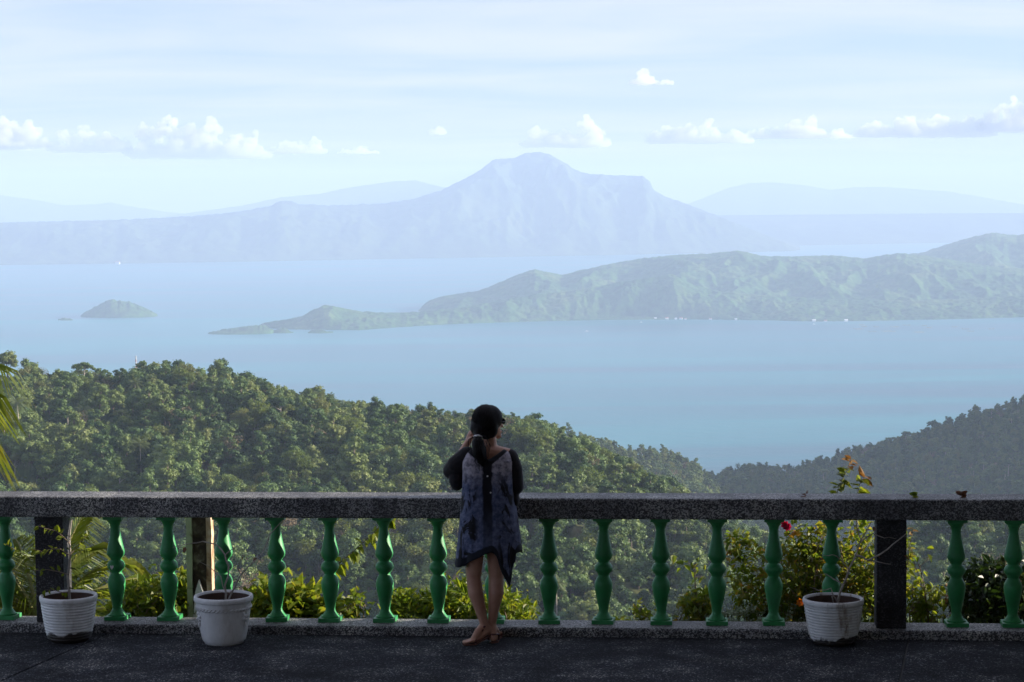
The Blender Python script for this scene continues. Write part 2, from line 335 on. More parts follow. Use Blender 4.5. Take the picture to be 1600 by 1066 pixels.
# volcano island, its headland and the small islands
def shoreD(u, row): # distance of a shore pixel on the lake plane
    lo = at(u, row, 1000.0); return 1000.0 * (LAKE - CAMZ) / (lo[..., 2] - CAMZ)
sh = [(400, 511), (425, 513.5), (440, 514.5), (480, 515.5), (560, 516.5), (620, 512), (700, 507), (800, 503.5), (900, 501), (1000, 498.5), (1100, 499.5), (1200, 501), (1280, 503), (1350, 502), (1450, 500), (1600, 496), (2000, 488)]
uu = np.arange(400, 2001, 20.); shD = [(a, float(shoreD(a, float(lerp(a, sh))))) for a in uu]
def isl(name, crest, Dc, Db, **k):
    k.setdefault('rough', 11); k.setdefault('rscale', 45)
    return rangemesh(name, crest, Dc, [(a, d) for a, d in shD], Db, M['island'], zb=LAKE - 3, **k)
isl('volcano_island', [(402, 511), (408, 506), (425, 502), (445, 500), (470, 495), (490, 484), (507, 476.5), (518, 478), (530, 481), (565, 487), (600, 489), (625, 489), (660, 487), (720, 481), (780, 470), (830, 462), (880, 456), (930, 449), (970, 440), (1020, 434), (1050, 428), (1085, 446), (1130, 456), (1200, 462), (1290, 468), (1400, 470), (1500, 468), (1600, 462), (1800, 450)],
    [(402, 9640), (510, 9720), (620, 9950), (900, 10200), (1050, 10300), (1300, 10250), (1800, 10300)], [(402, 9720), (510, 10000), (620, 10300), (900, 11000), (1800, 11200)], du=1.6, nvf=90, nvb=24, p=1.1, spur=.25, sscale=260, seed=11, crough=1.6, taper=True)
rangemesh('volcano_ridge', [(640, 489), (655, 484), (664, 474), (672, 469), (690, 463), (750, 454), (800, 433), (820, 425), (835, 421), (850, 424), (880, 430), (900, 424), (960, 411), (1000, 404), (1060, 398), (1100, 396.5), (1155, 392), (1172, 395), (1190, 400), (1240, 401), (1300, 399), (1350, 404), (1385, 398), (1402, 395.5), (1440, 399), (1500, 408), (1560, 418), (1700, 425), (1900, 430)],
    [(640, 11000), (1000, 11500), (1900, 11600)], [(640, 10700), (700, 10300), (900, 10000), (1900, 10000)], [(640, 11030), (680, 11100), (760, 11400), (850, 11900), (1000, 12600), (1900, 13000)], M['island'], 1.6, 130, 16, 1.35, .30, 420, 10, 60, seed=13, zb=LAKE - 3, crough=1.6, taper=True)
rangemesh('volcano_peak', [(1330, 412), (1385, 401), (1440, 395), (1480, 382), (1510, 373), (1550, 363.5), (1580, 367), (1600, 366.5), (1680, 358), (1800, 366), (1950, 390)], 13400, 11600, 15000, M['island'], 2, 70, 10, 1.2, .22, 500, 14, 60, seed=15, zb=LAKE - 3, crough=2, taper=True)
def islet(name, crest, base, depth, label=None, seed=0):
    um = (crest[0][0] + crest[-1][0]) / 2; d = float(shoreD(um, base)); u = np.arange(crest[0][0], crest[-1][0] + .1, 1.0)
    row = lerp(u, crest) + 1.8 * fbm(u / 6., u * 0 + seed, o=3); zc = at(u, row, d + depth * .5)[:, 2]; xs = (u - 800) / FPX
    t = np.linspace(0, 1, 40)[:, None]; ends = np.sin(np.pi * np.linspace(0, 1, len(u))) ** .4
    Y = d + depth * .5 + (t - .5) * depth * ends[None]
    Z = LAKE - 2 + (zc - LAKE + 2)[None] * np.sin(np.pi * t) ** .75
    Z = Z + 9 * fbm((xs * Y) / 28., Y / 28., seed, 3) * np.sin(np.pi * t)
    link(name, grid_mesh(name, np.stack([xs * Y, Y, Z], -1), M['island']), kind='structure')
islet('small_island', [(122, 498), (130, 489), (145, 482), (160, 474), (173, 468.5), (190, 471), (205, 473), (222, 480), (236, 486), (245, 492), (247, 498)], 497, 330, seed=21)
islet('islet', [(90, 501), (97, 497.5), (110, 498), (117, 501)], 501, 70, seed=22)
islet('islet', [(315, 524), (330, 519), (360, 514), (395, 509), (412, 508), (428, 517)], 523, 200, seed=23)
islet('islet', [(422, 521), (432, 515), (446, 514), (458, 520)], 521, 90, seed=24)
islet('islet', [(476, 522), (486, 516), (505, 515), (520, 520)], 521, 70, seed=25)

# near ground: from the terrace edge down to the lake
ug = np.linspace(-1500, 3100, 120)
Yg = np.array([14.46, 15.2, 18, 24, 40, 80, 160, 300, 450, 700, 1200, 1900, 2600, 3600])
Zg = np.array([-.25, -.65, -2.0, -4.6, -11, -25, -52, -98, -135, -170, -235, -390, -560, -598])
X = (ug[None] - 800) / FPX * Yg[:, None] * np.linspace(3, 1, len(Yg))[:, None]; Y = np.broadcast_to(Yg[:, None], X.shape)
Z = Zg[:, None] + .02 * np.minimum(Y, 800) * fbm(X / (4 + Y * .2), Y / (4 + Y * .2), 1.5, 3)
link('ground', grid_mesh('ground', np.stack([X, Y + .0837 * 0, Z], -1), M['soil']), kind='structure')

def hill(name, crest, Dc, foot, Df, back, du, nvf, nvb, gul, gsc, seed):
    u = np.arange(crest[0][0], crest[-1][0] + du, du).astype(float)
    f_ = lambda q: lerp(u, q) if hasattr(q, '__len__') else np.full(u.shape, float(q))
    rc = f_(crest); dc, df, fr = f_(Dc), f_(Df), f_(foot)
    pc, pf = at(u, rc, dc), at(u, fr, df)
    t = np.concatenate([np.linspace(0, 1, nvf), 1 + np.linspace(0, 1, nvb + 1)[1:]])[:, None]
    Y = np.where(t <= 1, df + (dc - df) * t, dc + back * (t - 1)); X = (u[None] - 800) / FPX * Y
    s = np.clip(t, 0, 1); s = s * (1 + .18 * (1 - s))
    Z = pf[:, 2] + (pc[:, 2] - pf[:, 2]) * s - np.where(t > 1, back * .45 * (t - 1) ** 1.3, 0)
    env = np.where(t <= 1, np.sin(np.pi * np.clip(t, 0, 1)) ** .8, 0)
    Z = Z + gul * env * (np.minimum(ridged((X + .35 * Y) / gsc, Y / (gsc * 2.6), seed, 3), 1.1) - 1.0) + gul * .12 * fbm(X / 22., Y / 22., seed + 2, 3)
    Pt = np.stack([X, Y, Z], -1)
    link(name, grid_mesh(name, Pt, M['under']), kind='structure')
    return Pt
H1 = hill('left_hill', [(-700, 520), (-300, 560), (-60, 578), (0, 584), (60, 604), (120, 614), (200, 610), (250, 606), (330, 610), (400, 620), (480, 633), (560, 652), (640, 661), (700, 666), (760, 668), (830, 671), (900, 705), (950, 733), (1000, 760), (1060, 800), (1150, 850), (1250, 905), (1350, 955), (1450, 1005), (1500, 1040)],
          [(-700, 1120), (0, 1060), (500, 1000), (800, 960), (1060, 860), (1500, 720)], [(-700, 1040), (1300, 1030), (1500, 1060)], [(-700, 660), (700, 620), (1500, 560)], 420, 5, 130, 24, 46, 58, 31)
H2 = hill('far_spur', [(380, 632), (480, 636), (560, 642), (640, 655), (740, 668), (820, 676), (880, 684), (960, 706), (1000, 714), (1040, 714), (1080, 730), (1110, 752), (1150, 790), (1200, 850)], 2050, [(380, 820), (1200, 880)], 1650, 500, 6, 46, 14, 16, 150, 33)
H3 = hill('right_hill', [(1000, 800), (1060, 768), (1100, 752), (1140, 742), (1180, 735), (1230, 738), (1280, 728), (1340, 710), (1420, 692), (1500, 666), (1560, 643), (1600, 632), (1700, 560), (1850, 440), (2100, 250), (2600, 60)], [(1000, 2500), (1600, 2550), (2600, 2700)], [(1000, 930), (2600, 930)], [(1000, 1900), (2600, 1500)], 600, 8, 70, 14, 22, 220, 35)  # crest beyond the right frame edge raised steeply to shade the visible face
H4 = hill('low_right_spur', [(1230, 960), (1330, 900), (1380, 876), (1440, 858), (1500, 850), (1560, 846), (1600, 842), (1700, 830), (1900, 800), (2200, 790)], 860, [(1230, 1030), (2200, 1030)], 640, 200, 6, 50, 14, 12, 80, 37)

# ------------------------------------------------------------------ forest
def icolow(c, r, rs):
    """small closed 12-face-ish core"""
    n, k = 6, 4; prof = [(math.sin(math.pi * i / k), -math.cos(math.pi * i / k)) for i in range(1, k)]
    return prof
def leaf_quads(r, cen, rad, n, size, flat=1.0, up=.25):
    d = r.normal(size=(n, 3)); d /= np.linalg.norm(d, axis=1)[:, None]
    p = cen + d * rad * (.62 + .62 * r.random((n, 1)) ** 1.6) * np.array([1, 1, flat])
    nn = d + r.normal(size=(n, 3)) * .55 + np.array([0, 0, up]); nn /= np.linalg.norm(nn, axis=1)[:, None]
    a = np.cross(nn, r.normal(size=(n, 3))); a /= np.linalg.norm(a, axis=1)[:, None]; b = np.cross(nn, a)
    s = size * (.45 + 1.0 * r.random((n, 1)) ** 1.5); e = .55 + .3 * r.random((n, 1))
    return np.stack([p - a * s, p - b * s * e + nn * s * .15, p + a * s, p + b * s * e - nn * s * .1], 1)
def tree_parts(kind, seed):
    r = np.random.default_rng(seed); mb = MB(); Q = []; cores = MB(); lobes = []
    if kind == 'broad':
        for i in range(30):
            a = r.random() * 6.283; q = math.sqrt(r.random()); z = 4.6 + 3.9 * (1 - q * q) * r.random() ** .6 + r.normal() * .35 - (.0 if q < .7 else 1.5 * r.random())
            lobes.append((np.array([4.0 * q * math.cos(a), 4.0 * q * math.sin(a), z]), (.75 + 1.35 * r.random() ** 1.5), .7))
        tr, nl, sz = (.34, 4.5), 100, .38
    elif kind == 'tall':
        for i in range(30):
            a = r.random() * 6.283; z = 2.8 + 9.5 * r.random(); q = (3.0 - .17 * (z - 3)) * math.sqrt(r.random())
            lobes.append((np.array([q * math.cos(a), q * math.sin(a), z]), .6 + 1.0 * r.random() ** 1.4, .62))
        tr, nl, sz = (.26, 10), 90, .36
    elif kind == 'umbrella':
        for i in range(26):
            a = r.random() * 6.283; q = math.sqrt(r.random()); z = 11.0 - 1.8 * q * q + r.normal() * .5
            lobes.append((np.array([4.3 * q * math.cos(a), 4.3 * q * math.sin(a), z]), .8 + .8 * r.random(), .55))
        tr, nl, sz = (.3, 10), 80, .34
    elif kind == 'bushy':
        for i in range(20):
            a = r.random() * 6.283; q = math.sqrt(r.random()); z = .6 + 4.2 * r.random() * (1 - .6 * q)
            lobes.append((np.array([3.0 * q * math.cos(a), 3.0 * q * math.sin(a), z]), .6 + 1.1 * r.random() ** 1.4, .85))
        tr, nl, sz = (.2, 2.2), 90, .36
    elif kind == 'vine':
        for i in range(26):
            a = r.random() * 6.283; z = .6 + 8.5 * r.random(); q = (2.6 - .2 * z) * r.random() + .3
            lobes.append((np.array([q * math.cos(a), q * math.sin(a), z]), .7 + .8 * r.random(), 1.1))
        tr, nl, sz = (.26, 8), 90, .33
    elif kind == 'dry':
        for i in range(18):
            a = r.random() * 6.283; q = math.sqrt(r.random()); z = 3.2 + 4.4 * r.random()
            lobes.append((np.array([3.4 * q * math.cos(a), 3.4 * q * math.sin(a), z]), .9 + .6 * r.random(), .8))
        tr, nl, sz = (.22, 5), 60, .24
    elif kind == 'feather':
        for i in range(30):
            a = r.random() * 6.283; t = r.random(); q = 3.2 * t ** 1.3; z = 1.2 + 7.0 * math.sin(min(1.0, t + .15) * 2.0) * r.uniform(.55, 1)
            lobes.append((np.array([q * math.cos(a), q * math.sin(a), z]), .75 + .55 * r.random(), .9))
        tr, nl, sz = (.2, 4), 85, .29
    if kind == 'palm':
        top = Vector((.5, .2, 9.2)); mb.tube([(0, 0, -1), (.1, 0, 3), (.3, .1, 6.5), top], [.22, .17, .14, .13], 6)
        for i in range(20):
            a = i * 2.4 + r.random() * .4; el = .9 - 1.5 * (i / 20); L = 3.3 + r.random() * .8; pts = []
            for k in range(7):
                t = k / 6; dz = math.sin(el) * L * t - 1.5 * t * t * (1.1 - .4 * el)
                pts.append(np.array([top.x + math.cos(a) * math.cos(el) * L * t, top.y + math.sin(a) * math.cos(el) * L * t, top.z + dz]))
            sd_ = np.array([-math.sin(a), math.cos(a), 0])
            for k in range(6):
                for j in range(3):
                    f = (k + j / 3) / 6; p0 = pts[k] + (pts[k + 1] - pts[k]) * (j / 3); fw = (pts[k + 1] - pts[k]) / np.linalg.norm(pts[k + 1] - pts[k])
                    ll = .95 * math.sin(math.pi * (.12 + .8 * f))
                    for sg in (-1, 1):
                        tip = p0 + (sd_ * sg * .8 + fw * .55 + np.array([0, 0, -.45])) * ll
                        Q.append(np.stack([p0 - fw * .07, p0 + fw * .07, tip + fw * .05, tip - fw * .02])[None])
    else:
        h = tr[1]; bend = r.normal(size=2) * .35
        mb.tube([(0, 0, -1.5), (bend[0] * .3, bend[1] * .3, h * .35), (bend[0], bend[1], h * .7), (bend[0] * .8, bend[1] * .8, h)], [tr[0] * 1.3, tr[0], tr[0] * .75, tr[0] * .4], 6)
        for c, rad, fl in lobes[::3 if kind != 'dry' else 1]:
            z0 = max(h * .35, min(h * .9, c[2] - 1.8)); k = z0 / h
            p0 = Vector((bend[0] * k, bend[1] * k, z0)); p1 = Vector(c) * 1.0
            mb.tube([p0, p0.lerp(p1, .5) + Vector((0, 0, .25)), p1], [tr[0] * .42, tr[0] * .26, .04], 4, cap=False)
        for c, rad, fl in lobes:
            Q.append(leaf_quads(r, c, rad, int(nl * 1.5), sz * .78, fl))
            if kind not in ('dry', 'feather'): cores.ball(c, (rad * .72, rad * .72, rad * .72 * fl), n=7, k=5)
    return mb, np.concatenate(Q), cores
KINDS = ['broad', 'broad', 'tall', 'umbrella', 'bushy', 'bushy', 'vine', 'dry', 'feather', 'palm', 'broad', 'tall']
LMAT = {'broad': 'forest', 'tall': 'forest', 'umbrella': 'forest', 'bushy': 'forest', 'vine': 'forest', 'dry': 'forest_dry', 'feather': 'forest_light', 'palm': 'palm_far'}
TMAT = {'umbrella': 'palebark', 'dry': 'palebark', 'palm': 'palebark'}
crownM, trunkM = [], []
protoC = bpy.data.collections.new('tree_kinds')
for i, k in enumerate(KINDS):
    mb, Q, cores = tree_parts(k, 100 + i)
    lm, tm = M[LMAT[k]], M[TMAT.get(k, 'bark')]
    mc = MB(); mc.v = [tuple(p) for p in Q.reshape(-1, 3)]; mc.f = [(4 * j, 4 * j + 1, 4 * j + 2, 4 * j + 3) for j in range(len(Q))]; mc.m = [0] * len(Q)
    mc.add(cores.v, cores.f)
    crownM.append(mc.mesh('crown', lm)); trunkM.append(mb.mesh('trunk', tm))
    mc.add(mb.v, mb.f, 1); o = bpy.data.objects.new('kind_%02d' % i, mc.mesh('tree', [lm, tm])); protoC.objects.link(o)

def scatter(Pt, spacing, kinds, probs, smin, smax, umin=-60, umax=1660, seed=0, thin=None):
    r = np.random.default_rng(seed); A = Pt[:-1, :-1]; B = Pt[:-1, 1:]; D = Pt[1:, :-1]; E = Pt[1:, 1:]
    area = np.linalg.norm(np.cross(B - A, D - A), axis=-1); n = area / spacing ** 2
    cnt = np.floor(n + r.random(n.shape)).astype(int); ii = np.repeat(np.arange(cnt.size), cnt.reshape(-1))
    a, b = r.random((len(ii), 1)), r.random((len(ii), 1)); f = lambda q: q.reshape(-1, 3)[ii]
    p = f(A) * (1 - a) * (1 - b) + f(B) * a * (1 - b) + f(D) * (1 - a) * b + f(E) * a * b
    u, rw, _ = proj(p); ok = (u > umin) & (u < umax) & (rw < 1040)
    # drop those that crowd others (cheap grid test)
    key = {}; keep = np.zeros(len(p), bool); ms = (spacing * .62) ** 2
    for i in np.nonzero(ok)[0]:
        c = (int(p[i, 0] // spacing), int(p[i, 1] // spacing)); bad = False
        for dx in (-1, 0, 1):
            for dy in (-1, 0, 1):
                for j in key.get((c[0] + dx, c[1] + dy), ()):
                    if (p[i, 0] - p[j, 0]) ** 2 + (p[i, 1] - p[j, 1]) ** 2 < ms: bad = True; break
        if not bad: key.setdefault(c, []).append(i); keep[i] = True
    p = p[keep]; m = len(p)
    grove = fbm(p[:, 0] / 60, p[:, 1] / 60, seed + .5, 2)
    kd = r.choice(kinds, m, p=np.array(probs) / sum(probs))
    s = smin + (smax - smin) * r.random(m) ** 2.3; s *= np.clip(1 + .7 * grove, .6, 1.35)
    g2 = pnoise(p[:, 0] / 26, p[:, 1] / 26, seed + 9.3); pref = np.array(kinds)[(np.clip((g2 + .5) * 1.0, 0, .999) * len(kinds)).astype(int)]; kd = np.where((r.random(m) < .45) & ~np.isin(pref, [3, 7, 9]), pref, kd)
    return p, kd, s, r.random(m) * 6.283
K0 = list(range(12)); PR = [14, 13, 9, 3.0, 15, 14, 10, 3.0, 9, 2.2, 13, 9]
sets = [scatter(H1, 4.6, K0, PR, .5, 1.65, seed=41), scatter(H2, 6.2, K0, PR, .55, 1.3, 300, 1300, seed=42),
        scatter(H3, 6.4, K0, PR, .55, 1.35, 980, 1690, seed=43), scatter(H4, 5.0, K0, PR, .55, 1.6, 1150, 1690, seed=44)]
zone = np.concatenate([np.full(len(s[0]), i) for i, s in enumerate(sets)])
tp, tk, ts, ta = [np.concatenate([s[j] for s in sets]) for j in range(4)]
# bare brown bank at the far left of the ridge
uu_, rr_, dd_ = proj(tp); bare = (zone == 0) & (uu_ < 34) & (rr_ < 640) & (rr_ > 560)
tp, tk, ts, ta, zone = tp[~bare], tk[~bare], ts[~bare], ta[~bare], zone[~bare]
HT = np.array([9, 9, 13, 12, 5, 5, 10, 8, 9.5, 10.5, 9, 13.])
SIL = [(-60, 575), (0, 572), (60, 580), (120, 588), (200, 578), (250, 570), (330, 580), (400, 600), (480, 618), (560, 636), (640, 646), (700, 650), (830, 656), (900, 690), (950, 715), (1000, 740), (1060, 770), (1150, 815), (1300, 890), (1500, 1000)]
ub, rb_, db_ = proj(tp); _, rt_, _ = proj(tp + np.stack([0 * ts, 0 * ts, HT[tk] * ts], -1)); sl = lerp(ub, SIL) - 8 + 24 * pnoise(ub / 23., ub * 0 + 3.3) + 16 * pnoise(ub / 8., ub * 0 + 7.7, db_ / 9.)
ts = np.where((zone == 0) & (rt_ < sl), ts * np.clip((rb_ - sl) / np.maximum(rb_ - rt_, 1), .35, 1), ts)
# which trees show largest: front-to-back picture of crowns
WD = np.array([9.5, 9.5, 6.5, 11, 7, 7, 5, 8, 7.5, 7, 9.5, 6.5]); CZ = np.array([.72, .72, .68, .9, .5, .5, .52, .75, .55, .85, .72, .68])
uu_, rr_, dd_ = proj(tp + np.stack([0 * ts, 0 * ts, HT[tk] * ts * CZ[tk]], -1))
idb = -np.ones((536, 800), int); blk = np.zeros((536, 800), bool); blk[386:408] = True; blk[492:] = True; blk[320:505, 357:405] = True
for i in np.argsort(dd_):
    cx, cy_ = uu_[i] / 2, rr_[i] / 2; hw = WD[tk[i]] * ts[i] * FPX / dd_[i] / 4; hh = HT[tk[i]] * ts[i] * FPX / dd_[i] / 4 * (.55 if CZ[tk[i]] > .65 else .9)
    x0, x1, y0, y1 = int(cx - hw), int(cx + hw) + 1, int(cy_ - hh), int(cy_ + hh) + 1
    x0, x1, y0, y1 = max(x0, 0), min(x1, 800), max(y0, 0), min(y1, 536)
    if x0 >= x1 or y0 >= y1: continue
    sub = idb[y0:y1, x0:x1]; sub[sub < 0] = i
idb[blk] = -1
vis = np.bincount(idb[idb >= 0], minlength=len(tp))
near = set(np.argsort(-vis)[:296].tolist())
KW = {'broad': 'broad round-crowned', 'tall': 'tall pale-trunked', 'umbrella': 'flat-topped umbrella', 'bushy': 'low bushy', 'vine': 'slim vine-clad', 'dry': 'dry brownish bare-branched', 'feather': 'feathery yellow-green', 'palm': 'coconut palm'}
def put_tree(k, loc, s, rz, label, group='forest trees on the hillsides', name=None):
    e = empty(name or ('palm_tree' if KINDS[k] == 'palm' else 'forest_tree'), loc, rz, label=label, cat='tree', group=group); e.scale = (s, s, s)
    link('trunk', trunkM[k], e); link('crown', crownM[k], e); return e
BU = [8, 84, 180, 262, 347, 431, 514, 600, 684, 770, 857, 942, 1033, 1120, 1209, 1299, 1391, 1496, 1584]
ORD = ['first', 'second', 'third', 'fourth', 'fifth', 'sixth', 'seventh', 'eighth', 'ninth', 'tenth']
LAB = {}
for i in sorted(near):
    u, rw = uu_[i], rr_[i]; k = KINDS[tk[i]]; g = int(np.searchsorted(BU, u)) - 10
    cr = float(lerp(u, [(0, 584), (250, 606), (400, 626), (640, 672), (830, 682), (1060, 800), (1500, 1040)]))
    side = ORD[min(9, -g - 1 if g < 0 else g)] + (' baluster gap left of woman' if g < 0 else ' baluster gap right of woman')
    if rw > 800: where = ('high' if rw < 845 else 'midway' if rw < 895 else 'low') + ' in the ' + side
    elif zone[i] == 0: where = ('cresting' if rw < cr + 6 else 'high' if rw < cr + 50 else 'midslope' if rw < 715 else 'just') + ' above the ' + side
    elif zone[i] == 2: where = 'on the shaded right hill above the rail'
    else: where = 'on the hazy spur behind the left hill'
    LAB.setdefault(KW[k] + (' ' if k == 'palm' else ' tree ') + where, []).append(i)
for lb, ii in LAB.items():
    for q, i in enumerate(sorted(ii, key=lambda i: uu_[i])):
        put_tree(int(tk[i]), tp[i], ts[i], ta[i], lb if len(ii) == 1 or len(ii) > 10 else lb + (', leftmost' if q == 0 else ', %s from left' % ORD[q]))
# single trees that stand out on the ridge
for (u, row, h, k, s, lab) in ((12, 585, 1045, 1, 1.25, 'large spreading tree at the far left end of the ridge crest'), (131, 612, 1040, 3, 1.2, 'thin pale tree standing highest over the left ridge crest'),
        (205, 620, 1030, 3, 1.0, 'dark flat-crowned tree on the crest beside the radio mast'), (247, 622, 1022, 3, 1.12, 'umbrella tree with a tall white trunk on the ridge crest'), (285, 618, 1020, 0, 1.05, 'wide light green tree on the crest right of the white trunk')):
    put_tree(k, P(u, row, h), s, u * .7, lab, name='ridge_tree', group='trees standing out on the ridge crest')
# all the others: one mass
rest = np.array([i for i in range(len(tp)) if i not in near])
me = bpy.data.meshes.new('forest'); me.vertices.add(len(rest)); me.vertices.foreach_set('co', tp[rest].reshape(-1).astype(np.float32))
for nm, ty, dat in (('pick', 'INT', tk[rest]), ('size', 'FLOAT', ts[rest]), ('turn', 'FLOAT', ta[rest])):
    at_ = me.attributes.new(nm, ty, 'POINT'); at_.data.foreach_set('value', dat.astype(np.int32 if ty == 'INT' else np.float32))
me.update(); fo = link('forest', me, label='mass of trees covering the hillsides above the lake', cat='forest', kind='stuff')
ng = bpy.data.node_groups.new('forest_scatter', 'GeometryNodeTree')
ng.interface.new_socket('Geometry', in_out='INPUT', socket_type='NodeSocketGeometry'); ng.interface.new_socket('Geometry', in_out='OUTPUT', socket_type='NodeSocketGeometry')
gi, go = ng.nodes.new('NodeGroupInput'), ng.nodes.new('NodeGroupOutput')
ip = ng.nodes.new('GeometryNodeInstanceOnPoints'); ci = ng.nodes.new('GeometryNodeCollectionInfo'); ci.inputs['Collection'].default_value = protoC
ci.inputs['Separate Children'].default_value = True; ci.inputs['Reset Children'].default_value = True; ip.inputs['Pick Instance'].default_value = True
def named(nm, ty): q = ng.nodes.new('GeometryNodeInputNamedAttribute'); q.data_type = ty; q.inputs['Name'].default_value = nm; return q.outputs['Attribute']
cx = ng.nodes.new('ShaderNodeCombineXYZ'); L = ng.links
L.new(gi.outputs[0], ip.inputs['Points']); L.new(ci.outputs[0], ip.inputs['Instance']); L.new(named('pick', 'INT'), ip.inputs['Instance Index'])
L.new(named('turn', 'FLOAT'), cx.inputs[2]); L.new(cx.outputs[0], ip.inputs['Rotation']); L.new(named('size', 'FLOAT'), ip.inputs['Scale']); L.new(ip.outputs[0], go.inputs[0])
gm = fo.modifiers.new('scatter', 'NODES'); gm.node_group = ng

# ------------------------------------------------------------------ terrace floor
RZ = math.atan(-.0837); RY = 14.3                      # the rail runs slightly towards the camera on the right
def fl(u, row, z=0.0):
    a = at(u, row, 1.0); return np.array([a[0], 1.0]) * (CAMZ - z) / (CAMZ - a[2])
def raily(x, off=0.0): return RY + x * math.tan(RZ) + off / math.cos(RZ)
def railx(u, row=900, off=0.0):
    a = float(at(u, row, 1.0)[0]); y = (RY + off / math.cos(RZ)) / (1 - a * math.tan(RZ)); return a * y / math.cos(RZ)
KF = -.15                                              # kerb front, from the rail axis
fr = empty('terrace_floor', kind='structure')
mb = MB(); mb.add([(-9, -4, -.012), (9, -4, -.012), (9, raily(9, 0), -.012), (-9, raily(-9, 0), -.012)], [(0, 1, 2, 3)]); mb.build('joint_bed', M['grout'], fr)
j1a, j1b = fl(102, 1019), fl(0, 1064); j2a, j2b = fl(1419, 1002), fl(1405, 1066)
def jx(a, b, y): return a[0] + (b[0] - a[0]) * (y - a[1]) / (b[1] - a[1])
for (lo, hi) in ((None, (j1a, j1b)), ((j1a, j1b), (j2a, j2b)), ((j2a, j2b), None)):
    yl, g = -4.0, .006
    def xat(L, y, s): return (-9 if s > 0 else 9) if L is None else jx(*L, y) + s * g
    def top(L, s):
        x = xat(L, 14, s)
        for _ in range(4): x = xat(L, raily(x, KF), s)
        return x
    xa, xb = top(lo, 1), top(hi, -1)
    q = [(xat(lo, yl, 1), yl), (xat(hi, yl, -1), yl), (xb, raily(xb, KF - .004)), (xa, raily(xa, KF - .004))]
    mb = MB(); mb.add([(x, y, -.08) for x, y in q] + [(x, y, 0) for x, y in q], [(3, 2, 1, 0), (4, 5, 6, 7), (0, 1, 5, 4), (1, 2, 6, 5), (2, 3, 7, 6), (3, 0, 4, 7)])
    bevel(mb.build('slab', M['floor'], fr), .004)
mb = MB(); mb.box((0, 0, 0), (17.0, .5, 3.0)); o = mb.build('retaining_wall', M['post'], fr); o.location = (0, RY + .0, -1.56); o.rotation_euler = (0, 0, RZ)

# ------------------------------------------------------------------ balustrade
bal = empty('balustrade', (0, RY, 0), RZ, label='long grey pebble-finish balustrade with turned green balusters along the terrace edge', cat='balustrade')
KT, RB, RT = .059, .777, .914
XL, XR = -8.0, 3.82
def bar(name, z0, z1, hw, mat, bv=.012):
    mb = MB(); n = 24
    for i in range(n):
        a, b = XL + (XR - XL) * i / n, XL + (XR - XL) * (i + 1) / n
    mb.box(((XL + XR) / 2, -.01, (z0 + z1) / 2), (XR - XL, hw * 2 - .02, z1 - z0)); o = mb.build(name, mat, bal); bevel(o, bv, 3); return o
bar('top_rail', RB, RT, .15, M['rail']); bar('kerb', -.05, KT, .15, M['rail'], .02)
prof = [(.030, .055), (.034, .075), (.047, .100), (.052, .885 * .1), ]
H = RB - KT
pr = [(.0, .0), (.056, .045), (.054, .06), (.045, .075), (.035, .10), (.031, .125), (.032, .16), (.039, .22), (.048, .28), (.056, .33), (.0595, .355), (.0595, .375), (.053, .40), (.042, .418), (.0365, .43), (.037, .442), (.046, .448), (.056, .468), (.060, .49), (.0585, .508), (.048, .53), (.039, .545), (.0365, .56), (.041, .572), (.050, .595), (.0575, .62), (.0600, .65), (.0575, .69), (.050, .745), (.042, .80), (.035, .85), (.0315, .885), (.034, .905), (.042, .925), (.055, .95), (.062, .962), (.0, .963)]
mb = MB(); mb.lathe([(max(r, .001), H * (1 - t)) for r, t in pr[::-1]], 28, cap=False)
balme_round = mb
bm_ = MB(); bm_.add(mb.v, mb.f); nround = len(bm_.f)
bm_.box((0, 0, H * .0185 - .0005), (.142, .142, H * .037)); bm_.box((0, 0, H - H * .024), (.128, .128, H * .048))
balme = bm_.mesh('baluster', M['green'])
sm_ = [True] * nround + [False] * (len(bm_.f) - nround); balme.polygons.foreach_set('use_smooth', sm_)
us = [-245, -160, 8, 180, 262, 347, 431, 514, 600, 684, 770, 857, 942, 1033, 1120, 1209, 1299, 1496, 1584, 1672]
for i, u in enumerate(us):
    o = link('baluster', balme, bal); o.location = (railx(u, 900), .04 + random.uniform(-.005, .005), KT)
    o.rotation_euler = (R(random.uniform(-.5, .5)), R(random.uniform(-.5, .5)), R(random.uniform(-5, 5)))
mb = MB(); mb.v = [(.0, -.063, .0), (.010, -.063, .016), (.013, -.062, .024), (.006, -.063, .030), (.0, -.064, .024), (-.008, -.063, .030), (-.014, -.062, .022), (-.009, -.063, .010)]
mb.f = [tuple(range(8))]; mb.m = [0]
M['chip'] = pmat('bare_plaster', [(.3, (.55, .55, .52)), (.7, (.75, .75, .72))], 60)
o = mb.build('paint_chip', M['chip'], bal, label='heart-shaped bare white patch on one baluster'); o.location = (railx(180, 885) - .012, .04, KT + .345); o.rotation_euler = (0, 0, R(-4))
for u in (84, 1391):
    mb = MB(); mb.box((0, 0, 0), (.192, .192, H - .002)); o = mb.build('post', M['post'], bal); o.location = (railx(u, 900), .0, KT + H / 2); bevel(o, .006)

